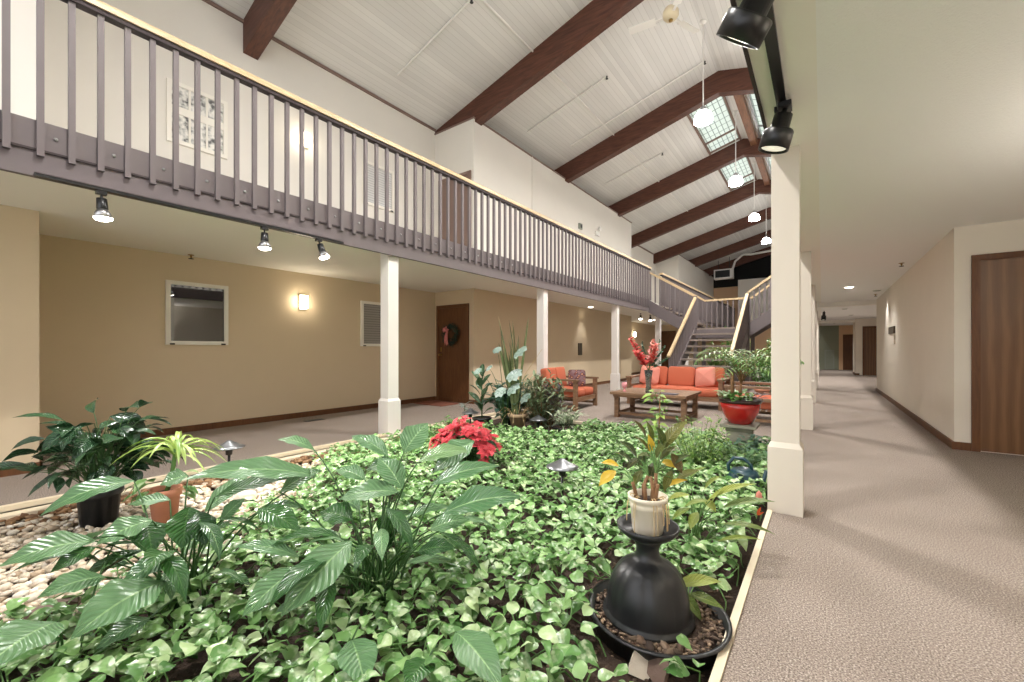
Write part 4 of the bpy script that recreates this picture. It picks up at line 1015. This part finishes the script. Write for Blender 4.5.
# three broad leaves beside the dome, and the long leaved plant behind
root = P(690,596,1.78); root.z = -.0; root = V((root.x,root.y,-.01))
t = plant('tray_plant', root, 'few broad pale leaves springing from the tray beside the black dome'); bl = MB(); bs = MB()
for tu,tv,bu,bv,w,d in ((722,582,676,586,15,1.78),(702,622,679,592,14,1.72),(724,609,688,595,13,1.74),(668,582,676,587,6,1.77)):
    base, tip = P(bu,bv,d), P(tu,tv,d-.02); bl.leaf(base, tip, w*d/FPX*1.1, V((0,-.3,1)), 'lance', 8, 2, .08, .22); petiole(bs, root, base, .004)
bl.build('foliage', M['longleaf'], t, True); bs.build('stem', M['stem'], t, True)
root = P(694,548,2.32); root.z = -.05; t = plant('long_leaved_plant', root, 'plant with long pointed olive leaves leaning out over the corridor carpet'); bl = MB(); bs = MB()
for tu,tv,bu,bv,w,d in ((757,484,708,500,9,2.28),(776,502,722,508,10,2.25),(684,507,710,501,7,2.25),(707,467,690,478,7,2.4),(722,476,704,490,8,2.36),(776,535,722,524,8,2.2),(762,540,718,541,6,2.15),(668,500,690,495,8,2.3),(660,478,686,486,7,2.35),(716,512,704,500,9,2.3),(724,488,712,506,8,2.3),(690,530,698,512,9,2.25),(672,520,690,508,7,2.26)):
    base, tip = P(bu,bv,d), P(tu,tv,d-.05); bl.leaf(base, tip, w*d/FPX*1.15, V((0,-.25,1)), 'lance', 9, 2, .08, .25); petiole(bs, root+V((R.gauss(0,.02),R.gauss(0,.02),0)), base, .004)
bl.build('foliage', M['longleaf'], t, True)
q = P(759,497,2.28); b = MB(); b.lathe([(.0,-.03),(.012,-.02),(.017,0),(.012,.022),(.0,.035)], 10, q); petiole(bs, root, q-V((0,0,.03)), .004); tag(b.build('flower_bud', M['coral'], t, True), 'cream pink bud')
b = MB(); q = P(757,515,2.24); b.leaf(q, P(761,507,2.24), .014, (0,-1,.3), 'lance', 5, 1, .1, .3); b.leaf(q, P(764,512,2.22), .012, (0,-1,.3), 'lance', 5, 1, .1, .3); petiole(bs, root, q, .003); tag(b.build('orange_bract', M['orange_bract'], t, True), 'orange bract')
bs.build('stem', M['stem'], t, True)

# watering can
c = V((-.50,3.78,-.04)); t = thing('watering_can', c, 'dark teal watering can half hidden in the leaves by the cream column', 'watering can')
b = MB(); b.lathe([(.10,0),(.112,.01),(.118,.10),(.108,.16),(.085,.19),(.05,.2),(.045,.195)], 28, c); b.build('body', M['teal'], t, True)
b = MB(); b.tube([c+V((-.10,-.02,.14)),c+V((-.11,-.02,.22)),c+V((-.07,-.01,.275)),c+V((0,0,.275)),c+V((.05,0,.235)),c+V((.06,0,.18))], .013, 10); b.build('handle', M['teal'], t, True)
b = MB(); b.tube([c+V((.09,.02,.04)),c+V((.13,.02,.10)),c+V((.15,.03,.2))], [.022,.017,.013], 10); b.build('spout', M['teal'], t, True)

# bushy stems, climbing vine, stake
c = V((-.92,4.10,-.05)); t = plant('bushy_plant', c, 'bushy light green plant of fine leaves behind the caned pot plant'); shrub(t, c, 34, .62, .30, .08, M['bush'], 'lance', .003, .1, 13, M['stem'], .28)
c = V((-1.35,4.35,-.05)); t = plant('climbing_vine', c, 'tall light green vine climbing a thin stake before the coffee table')
b = MB(); b.tube([c, c+V((.02,0,.72))], .006, 6); b.build('stake', M['cane'], t); bl = MB(); bs = MB()
pts = [c+V((.04*math.cos(i*1.3),.04*math.sin(i*1.3),.04+i*.052)) for i in range(14)]; bs.tube(pts, .004, 5)
for i, p in enumerate(pts):
    for j in range(5):
        th = R.uniform(0,6.28); d = V((math.cos(th),math.sin(th),R.uniform(-.6,.2))).normalized(); q = p+d*.05; bs.tube([p,q], .002, 4, False); L = R.uniform(.07,.11); bl.leaf(q, q+d*L, L*.55, (0,-.4,1), 'heart', 5, 1, .12, .2)
bl.build('foliage', M['bush'], t, True); bs.build('stem', M['stem'], t, True)
for lb, x, y in (('low dark green leafy plant by the watering can', -.62, 4.35), ('low dark green leafy plant at the foot of the stone pedestal', -.55, 4.9)):
    c = V((x,y,-.05)); t = plant('leafy_plant', c, lb); shrub(t, c, 22, .30, .26, .085, M['bluegreen'] if y > 4.6 else M['lily'], 'oval', .003, .1, 7, M['stem'], .5)

# pedestal, red pot with palm
c = V((PED.x,PED.y,-.06)); t = thing('stone_pedestal', c, 'weathered grey stone pedestal under the red pot', 'pedestal')
b = MB()
def sq(b, c, prof):
    vs = []; fs = []
    for r, z in prof: vs += [c+V((-r,-r,z)),c+V((r,-r,z)),c+V((r,r,z)),c+V((-r,r,z))]
    for i in range(len(prof)-1):
        for j in range(4): fs.append((4*i+j,4*i+(j+1)%4,4*i+4+(j+1)%4,4*i+4+j))
    fs += [(3,2,1,0), tuple(4*(len(prof)-1)+j for j in range(4))]; b.add(vs, fs)
sq(b, c, [(.155,0),(.155,.05),(.125,.075),(.12,.08),(.12,.25)]); b.build('shaft', M['pedestal'], t)
b = MB(); sq(b, c, [(.12,.25),(.135,.265),(.15,.29),(.178,.30),(.18,.33)]); b.build('cap_slab', M['pedestal'], t)
c = V((PED.x,PED.y,.272)); t = plant('potted_palm', c, 'feathery palm and low plants in a glossy red pot on the stone pedestal', 'potted plant')
b = MB(); b.lathe([(.10,0),(.12,.005),(.165,.08),(.198,.17),(.206,.235)], 40, c); b.build('pot', M['red_glaze'], t, True)
b = MB(); b.lathe([(.206,.235),(.215,.24),(.215,.275),(.2,.278),(.192,.25)], 40, c); b.build('pot_rim', M['dark_glaze'], t, True)
b = MB(); soil_disc(b, c+V((0,0,.25)), .195); b.build('potting_soil', M['soil'], t, True)
bs = MB(); bl = MB(); top = c+V((.01,0,.44)); bs.tube([c+V((0,0,.24)),top], [.018,.012], 8); bs.tube([c+V((-.07,-.03,.24)),c+V((-.075,-.03,.58))], [.022,.018], 8)
for k in range(22):
    th = 6.28*k/22+R.gauss(0,.2); L = R.uniform(.5,.78); up = R.uniform(1.3,6); d = V((math.cos(th),math.sin(th),up)).normalized(); q = top.copy(); dd = d.copy(); n = 12; path = [q.copy()]
    for i in range(n):
        q = q+dd*(L/n); dd = (dd+V((math.cos(th)*.07,math.sin(th)*.07,-.036*i))).normalized(); path.append(q.copy())
    bs.tube(path, [.004*(1-.06*i) for i in range(n+1)], 5, False); sd = V((-math.sin(th),math.cos(th),0))
    for i in range(3, n+1):
        for s in (-1,1):
            tg = (path[i]-path[i-1]).normalized(); l2 = .19*math.sin(math.pi*min(1,(i-1)/n*.9+.08)); e = path[i]+(sd*s*.8+tg*.6+V((0,0,-.3))).normalized()*l2; bl.leaf(path[i], e, .017, (0,0,1), 'sword', 4, 1, .12, .2)
bl.build('frond', M['palm'], t, True); bs.build('trunk', M['cane'], t, True)
bl = MB(); bp = MB()
for k in range(150):
    th = R.uniform(0,6.28); q = R.uniform(.05,.22); p = c+V((math.cos(th)*q,math.sin(th)*q,.27+R.uniform(0,.07))); d = V((math.cos(th),math.sin(th),R.uniform(-.3,.6))).normalized(); L = R.uniform(.05,.09)
    (bp if (th < .9 or th > 5.5) and q > .1 else bl).leaf(p, p+d*L, L*.55, (0,0,1), 'oval', 4, 1, .12, .2)
bl.build('underplanting', M['fern'], t, True); tag(bp.build('purple_underplanting', M['purple'], t, True), 'purple grey leaves')

# rear plant group
def pot_simple(t, c, rb, rt, h, mat):
    b = MB(); pot_lathe(b, c, rb, rt, h); b.build('pot', mat, t, True); b = MB(); soil_disc(b, c+V((0,0,h*.9)), rt*.94); b.build('potting_soil', M['soil'], t, True)
c = V((-3.44,4.80,-.04)); t = plant('potted_snake_plant', c, 'tall snake plant blades over trailing stems in a tan pot', 'potted plant'); pot_simple(t, c, .085, .13, .25, M['tan_pot'])
bl = MB(); bs = MB()
for k in range(20):
    th = R.uniform(0,6.28); q = R.uniform(0,.06); p = c+V((math.cos(th)*q-.05,math.sin(th)*q,.22)); h = R.uniform(.75,1.4); lean = V((R.gauss(-.06,.12),R.gauss(0,.1),1))
    bl.leaf(p, p+lean.normalized()*h, R.uniform(.035,.055), (math.cos(th),math.sin(th)-.8,.1), 'sword', 8, 1, R.uniform(-.03,.03), .35, tw=R.uniform(-.8,.8))
bl.build('foliage', M['snake'], t, True)
for k in range(20):
    th = R.uniform(0,6.28); p = c+V((math.cos(th)*.06,math.sin(th)*.06,.22)); bs.tube(quad(p, p+V((math.cos(th)*.12,math.sin(th)*.12,R.uniform(.1,.3))), p+V((math.cos(th)*.2,math.sin(th)*.2,R.uniform(-.2,.1))), 5), .003, 4, False)
for a, h in ((-.35,1.62),(.4,1.15)): bs.tube([c+V((0,0,.2)), c+V((a*.3,0,.8)), c+V((a,0,h))], [.004,.003,.002], 4, False)
bs.build('dry_stem', M['straw'], t)
c = V((-3.58,4.68,-.05)); t = plant('silver_leaf_plant', c, 'plant with big silvery lobed leaves in front of the snake plant'); bl = MB(); bs = MB()
for u, v, d, r in ((520,352,5.3,.12),(497,350,5.5,.07),(514,375,5.2,.12),(513,389,5.15,.11),(478,371,5.3,.06),(500,392,5.2,.09),(525,398,5.2,.09),(489,368,5.4,.06)):
    p = P(u,v,d); petiole(bs, c, p, .005, .8)
    ax = (V((-.2,-.7,.75))+V((R.gauss(0,.2),0,0))).normalized(); e1 = ax.orthogonal().normalized(); e2 = ax.cross(e1)
    for j in range(7):
        a = 6.28*j/7; dd = e1*math.cos(a)+e2*math.sin(a)-ax*.1; bl.leaf(p, p+dd*r, r*.85, ax, 'oval', 5, 1, .1, .12)
bl.build('foliage', M['silver'], t, True); bs.build('stem', M['stem_dark'], t, True)
c = V((-3.95,4.62,-.04)); t = plant('rubber_plant', c, 'young rubber plant with broad upright leaves in a black pot', 'potted plant'); pot_simple(t, c, .1, .13, .17, M['black_plastic'])
bl = MB(); bs = MB(); bs.tube([c+V((0,0,.1)), c+V((0,0,.74))], [.01,.007], 7)
for j in range(15):
    z = .2+.038*j; th = 2.4*j; d = V((math.cos(th),math.sin(th),.55+.05*j)).normalized(); p = c+V((0,0,z)); bl.leaf(p+d*.03, p+d*R.uniform(.22,.30), .09, (0,-.4,1), 'oval', 7, 2, .08, .25)
bl.build('foliage', M['rubber'], t, True); bs.build('stem', M['stem_dark'], t, True)
c = V((-4.22,4.55,-.05)); t = plant('leggy_plant', c, 'thin single stemmed plant with a few pale leaves beside the path light'); bl = MB(); bs = MB(); bs.tube([c, c+V((0,0,.34))], .006, 6)
for j in range(8):
    th = 1.9*j; p = c+V((0,0,.26+.012*j)); d = V((math.cos(th),math.sin(th),R.uniform(-.3,.6))).normalized(); bl.leaf(p, p+d*.15, .05, (0,0,1), 'lance', 6, 1, .1, .2)
bl.build('foliage', M['silver'], t, True); bs.build('stem', M['stem_dark'], t, True)
c = V((-3.68,4.95,-.05)); t = plant('blue_green_plant', c, 'dense dark blue green plant in a black pot beside the tan pot', 'potted plant'); pot_simple(t, c, .11, .14, .2, M['black_plastic']); shrub(t, c+V((0,0,.12)), 60, .62, .33, .15, M['bluegreen'], 'oval', .004, .1, 9, None, .5)
c = V((-3.18,5.02,-.05)); t = plant('narrow_leaf_plant', c, 'bushy grey green plant of narrow leaves between pot and armchair'); shrub(t, c, 72, .84, .38, .15, M['narrow'], 'lance', .004, .5, 13, M['cane'], .26, .1)
c = V((-2.98,4.9,-.05)); t = plant('bronze_leaf_plant', c, 'bronze purple leaved plant in front of the armchair'); shrub(t, c+V((-.05,.15,0)), 14, .86, .15, .14, M['purple'], 'lance', .004, .5, 8, M['cane'], .26, .4)
c = V((-2.78,4.95,-.04)); t = plant('white_edged_plant', c, 'low white edged leaved plant in a black bowl before the armchair', 'potted plant'); pot_simple(t, c, .14, .17, .12, M['black_plastic']); shrub(t, c+V((0,0,.08)), 26, .30, .28, .14, M['pale_edge'], 'lance', .003, .3, 6, None, .24)
c = V((-2.5,5.25,-.05)); t = plant('trailing_plant', c, 'low trailing olive plant at the far edge of the bed'); shrub(t, c, 14, .14, .26, .11, M['croton'], 'lance', .003, .1, 5, None, .3)

# ------------------------------------------------------------------ seating group
def rx(a, ax): return Matrix.Rotation(a, 3, ax)
def lounge(name, W, nb, loc, rot, label, cat, group=None):
    """slatted teak seat with canvas cushions; front looks along -y"""
    t = thing(name, (0,0,0), label, cat, group); D = .84; hw = W/2
    wood_ = M['teak']; b = MB()
    for s in (-1,1):
        b = MB(); x = s*(hw-.035); b.box((x-.035,-D/2,0),(x+.035,-D/2+.07,.53)); b.build('leg', wood_, t)
        b = MB(); b.box((x-.035,D/2-.09,0),(x+.035,D/2-.02,.60)); b.build('leg', wood_, t)
        b = MB(); b.box((x-.055,-D/2-.02,.53),(x+.055,D/2-.02,.565)); b.build('armrest', M['teak_y'], t)
        b = MB(); b.box((x-.025,-D/2+.07,.05),(x+.025,D/2-.09,.09)); b.box((x-.02,-D/2+.07,.34),(x+.02,D/2-.09,.39)); b.build('side_rail', M['teak_y'], t)
    b = MB(); b.box((-hw+.07,-D/2+.012,.15),(hw-.07,-D/2+.05,.23)); b.box((-hw+.07,D/2-.08,.15),(hw-.07,D/2-.04,.23))
    for k in range(9): b.box((-hw+.07,-D/2+.07+k*.078,.2),(hw-.07,-D/2+.12+k*.078,.22))
    b.build('seat_frame', wood_, t)
    b = MB()
    for z in (.30,.42,.54): b.bar((-hw+.07,D/2-.07+.14*(z-.3),z),(hw-.07,D/2-.07+.14*(z-.3),z),.03,.07)
    b.build('back_slats', wood_, t)
    cw = (W-.16)/nb
    for k in range(nb):
        x = -hw+.08+cw*(k+.5)
        b = MB(); b.soft((x,-.03,.30),(cw*.995,D-.12,.15),.22,8); b.build('seat_cushion', M['orange'], t, True)
        b = MB(); b.soft((x,D/2-.13,.555),(cw*.985,.15,.40),.26,8,rx(-.16,'X')); b.build('back_cushion', M['orange'], t, True)
    t.location = loc; t.rotation_euler = (0,0,rot); return t
lounge('sofa', 1.78, 3, (-2.33,8.75,0), 0, 'teak framed sofa with orange canvas cushions behind the coffee table', 'sofa')
lounge('armchair', 1.0, 2, (-3.99,7.22,0), math.pi/2+.06, 'wide teak armchair with orange cushions standing by the white column', 'armchair', 'orange cushioned armchairs')
lounge('armchair', 1.0, 2, (-.76,7.55,0), -math.pi/2, 'wide teak armchair with orange cushions partly hidden behind the red pot', 'armchair', 'orange cushioned armchairs')
def cushion(p, mat, label, rot, s=.43):
    b = MB(); b.soft((0,0,0),(s,s,.15),.5,12,None,.75); o = b.build('throw_pillow', mat, None, True); o.location = p; o.rotation_euler = rot; tag(o, label, 'pillow', 'throw pillows'); return o
cushion((-2.86,8.66,.585), M['coral'], 'coral throw pillow leaning at the vase end of the sofa', (1.18,.10,.2), .42)
cushion((-1.80,8.66,.585), M['coral'], 'coral throw pillow leaning at the red pot end of the sofa', (1.18,-.16,-.2), .42)
cushion((-3.93,7.50,.545), M['printed'], 'dark patterned throw pillow on the orange armchair by the white column', (1.2,.0,.5), .38)
# coffee table
t = thing('coffee_table', (-2.2,7.05,0), 'long low weathered teak coffee table before the orange sofa', 'table')
x0,x1,y0,y1 = -2.78,-1.60,6.44,7.44
b = MB()
for k in range(8): yy = y0+(y1-y0)*k/8; b.box((x0,yy+.004,.385),(x1,yy+(y1-y0)/8-.004,.42))
b.build('tabletop', M['teak'], t)
b = MB(); b.box((x0+.04,y0+.04,.345),(x1-.04,y0+.07,.385)); b.box((x0+.04,y1-.07,.345),(x1-.04,y1-.04,.385)); b.box((x0+.04,y0+.07,.325),(x0+.07,y1-.07,.385)); b.box((x1-.07,y0+.07,.325),(x1-.04,y1-.07,.385)); b.build('apron', M['teak'], t)
for x in (x0+.03,x1-.10):
    for y in (y0+.12,y1-.19):
        b = MB(); b.box((x,y,0),(x+.07,y+.07,.385)); b.build('leg', M['teak'], t)
b = MB()
for y in (y0+.14,y1-.17): b.box((x0+.10,y,.05),(x1-.10,y+.035,.09))
for x in (x0+.045,x1-.085): b.box((x,y0+.19,.05),(x+.035,y1-.19,.09))
b.build('stretcher', M['teak'], t)
# vase, flowers, magazine, pink glass
c = P(648.5,393.5,6.66); c.z = .42; t = thing('glass_vase', c, 'tall clear glass vase of stems standing on the coffee table', 'vase')
b = MB(); b.lathe([(.045,0),(.05,.004),(.042,.12),(.05,.25),(.066,.36),(.063,.36),(.046,.25),(.037,.12),(.04,.012),(0,.012)], 24, c); b.build('glass_body', M['vase'], t, True)
b = MB()
for k in range(9): a = R.uniform(0,6.28); b.tube([c+V((math.cos(a)*.02,math.sin(a)*.02,.02)), c+V((-math.cos(a)*.03,-math.sin(a)*.03,.36))], .004, 5)
f = thing('flower_bouquet', c+V((0,0,.36)), 'bouquet of red and coral flower spikes in the glass vase', 'flowers')
b.build('stem', M['stem'], f)
top = c+V((0,0,.35))
def spike(tip, mat, n, L, nm, w=.5):
    b = MB(); bs = MB(); tip = V(tip); bs.tube([top, (top+tip)/2+V((0,0,.03)), tip], .004, 5); 
    for k in range(n):
        a = .25+.75*k/n; p = top.lerp(tip, a); th = R.uniform(0,6.28); d = (V((math.cos(th),math.sin(th),.1))+ (tip-top).normalized()*.5).normalized(); l = L*(1.15-.5*a); b.leaf(p, p+d*l, l*w, (tip-top), 'lance', 5, 1, .15, .3)
    bs.build('stem', M['stem'], f); b.build(nm, mat, f, True)
spike(P(630,338,6.5), M['red_flower'], 46, .10, 'red_bloom'); spike(P(636,352,6.45), M['red_flower'], 36, .11, 'red_bloom'); spike(P(656,345,6.45), M['coral_flower'], 44, .12, 'coral_bloom', .6); spike(P(653,340,6.5), M['coral_flower'], 26, .09, 'coral_bloom', .6)
for q in (P(665,346,6.6),P(661,352,6.5),P(642,342,6.7),P(668,358,6.6),P(660,340,6.7)): spike(q, M['eucalyptus'], 26, .075, 'foliage', .5)
b = MB(); z = .422; p = P(668,396,6.45); b.box((p.x-.14,p.y-.09,z),(p.x+.14,p.y+.09,z+.012)); o = b.build('magazine', M['paper']); tag(o, 'dark covered magazine lying flat on the coffee table', 'magazine')
c = P(624.5,395,6.9); c.z = .42; b = MB(); b.lathe([(.03,0),(.034,.004),(.012,.02),(.012,.05),(.04,.08),(.045,.12),(.036,.15),(.033,.15),(.04,.12),(.03,.085),(0,.075)], 20, c); tag(b.build('pink_goblet', M['pink_glass'], smooth=True), 'small pink glass goblet at the end of the coffee table', 'glass')

# ------------------------------------------------------------------ staircase
t = thing('staircase', (-2.35,13.3,0), 'mauve open tread staircase that splits at a landing toward both balconies', 'staircase')
XA, XB, YL, YK, ZL = -3.0, -1.7, 13.3, 14.42, 1.75
Y0 = 10.62; run = (YL-Y0)/10
for x in (XA-.03, XB+.03):
    b = MB(); b.prism([(Y0-.1,0),(Y0+.12,0),(YL,ZL-.30),(YL,ZL+.06),(YL-.1,ZL+.04),(Y0-.1,.22)], 'x', x-.025, x+.025); b.build('stringer', M['mauve'], t)
pr = None
for i in range(1,10):
    y = Y0+run*(i-1); z = ZL/10*i
    if pr is None: b = MB(); b.box((XA,y,z-.05),(XB,y+.29,z)); pr = b.build('tread', M['carpet'], t); oy, oz = y, z
    else: copy_obj(pr, t, (0,y-oy,z-oz))
b = MB(); b.box((XA-.06,YL,ZL-.07),(XB+.06,YK,ZL)); b.build('landing', M['carpet'], t)
b = MB(); b.box((XA-.06,YL-.04,ZL-.30),(XB+.06,YL,ZL-.05)); b.box((XA-.06,YK,ZL-.3),(XB+.06,YK+.04,ZL+.05)); b.build('landing_beam', M['mauve'], t)
for x in (XA-.03,XB+.03):
    for y in (YL+.02,YK): b = MB(); b.box((x-.05,y-.05,0),(x+.05,y+.05,ZL-.06)); b.build('post', M['mauve'], t)
bal = None
def baluster(p0, h=.86):
    global bal
    p0 = V(p0)
    if bal is None: b = MB(); b.box(p0+V((-.018,-.018,0)), p0+V((.018,.018,h))); bal = (b.build('baluster', M['mauve'], t), p0)
    else: copy_obj(bal[0], t, p0-bal[1])
def rail(p0, p1, n, off=.06, h=.92):
    p0, p1 = V(p0), V(p1); b = MB(); b.bar(p0+V((0,0,h)), p1+V((0,0,h)), .075, .055); b.build('handrail', M['handrail'], t)
    for k in range(n): baluster(p0.lerp(p1, (k+.5)/n)+V((0,0,off)))
for x in (XA-.03,XB+.03): rail((x,Y0-.05,.02),(x,YL,ZL), 18)
rail((XA-.03,YK+.02,ZL),(XB+.03,YK+.02,ZL), 9)
zt = ZC+.3
for sgn, xa, xb in ((-1,XA,-4.44),(1,XB,-.42)):
    for y in (YL+.02,YK):
        b = MB(); b.prism([(xa,ZL-.32),(xb,zt-.36),(xb,zt+.04),(xa,ZL+.05)], 'y', y-.025, y+.025); b.build('stringer', M['mauve'], t)
        rail((xa,y,ZL),(xb,y,zt), 10)
    for k in range(1,5):
        xs = xa+(xb-xa)*(k-1)/4.3; z = ZL+(zt-ZL)/5*k; b = MB(); b.box((xs,YL+.045,z-.05),(xs+sgn*.36,YK-.025,z)); b.build('tread', M['carpet'], t)
for x in (XA-.03,XB+.03): b = MB(); b.box((x-.045,YL-.045,ZL),(x+.045,YL+.045,ZL+.95)); b.build('newel_post', M['mauve'], t)

# greenery behind and beside the stairs
b = MB(); b.box((-3.4,14.9,0),(-.7,18.2,.10)); tag(b.build('rear_bed', M['soil']), 'second planting bed of soil behind the open staircase', 'planting bed')
for k, (x, y, h, m, lb) in enumerate(((-2.85,15.35,1.35,'bush','yellow green shrub seen through the stair treads'),(-2.1,15.7,1.6,'fern','tall fresh green shrub behind the middle of the stairs'),(-1.35,15.25,1.3,'bush','yellow green shrub behind the stair foot by the palm'),(-1.2,16.5,1.7,'fern','tall green shrub in the rear bed near the corridor'),(-2.7,17.0,1.9,'fern','tall green shrub deep in the rear bed'))):
    c = V((x,y,.10)); t = plant('garden_shrub', c, lb, 'shrub', 'shrubs behind the stairs'); shrub(t, c, 34, h, .36, .2, M[m], 'lance', .007, .2, 12, None, .28)
for x, y, h, r, m, lb in ((-1.0,10.4,.85,.32,'fern','bright green bush in a terracotta pot beside the stair foot'),(-.72,9.5,.55,.24,'lily','dark green bush in a terracotta pot behind the second armchair'),(-.85,11.8,1.0,.36,'bush','yellow green bush in a terracotta pot right of the stair flight')):
    c = V((x,y,0)); t = plant('potted_bush', c, lb.replace(' right of the stair flight',' farther along the stair side'), 'potted plant', 'potted bushes by the stairs'); pot_simple(t, c, .12, .17, .28, M['terracotta']); shrub(t, c+V((0,0,.22)), 26, h, r, .14, M[m], 'oval', .005, .2, 10, None, .4)

# descriptions of the setting's plain surfaces
for nm, lb, ct in (('floor','speckled grey beige carpet floor around the planting bed','floor'),('ceiling','sloped white board roof ceiling with dark beams','ceiling'),
 ('ceiling_balcony','smooth pale ceiling under the long balcony','ceiling'),('ceiling_corridor','textured pale ceiling over the corridor','ceiling'),('ceiling_soffit','smooth narrow soffit strip along the corridor columns','ceiling'),
 ('wall_left','beige lower hallway wall with window and sconce','wall'),('wall_left_upper','white upper wall behind the balcony railing','wall'),('wall_right','cream corridor wall with plaque and oak door','wall'),
 ('wall_right_upper','white upper wall above the corridor','wall'),('wall_back','peach wall at the far end of the hall','wall'),('wall_back_gable','black gable wall under the far roof','wall'),('wall_back_upper','white boxed wall below the black gable','wall'),
 ('wall_back_corridor','sage green wall closing the corridor','wall'),('wall_back_end','peach wall with small brown door closing the corridor','wall'),('baseboard_left','brown wood baseboard along the beige hallway','baseboard'),('baseboard_right','brown wood baseboard along the cream corridor wall','baseboard'),
 ('trim_1','pale edging along the hallway side and far end of the bed','edging'),('trim_2','cream edging strip between bed and corridor carpet','edging'),('trim_3','thin brown trim along the white upper wall top','trim'),('trim_4','thin dark trim along the corridor ceiling edge','trim'),
 ('trim_5','two shallow ceiling drops across the far corridor','trim'),('trim_7','thin upright joint strip on the white upper wall','trim')):
    o = bpy.data.objects.get(nm)
    if o: tag(o, lb, ct)
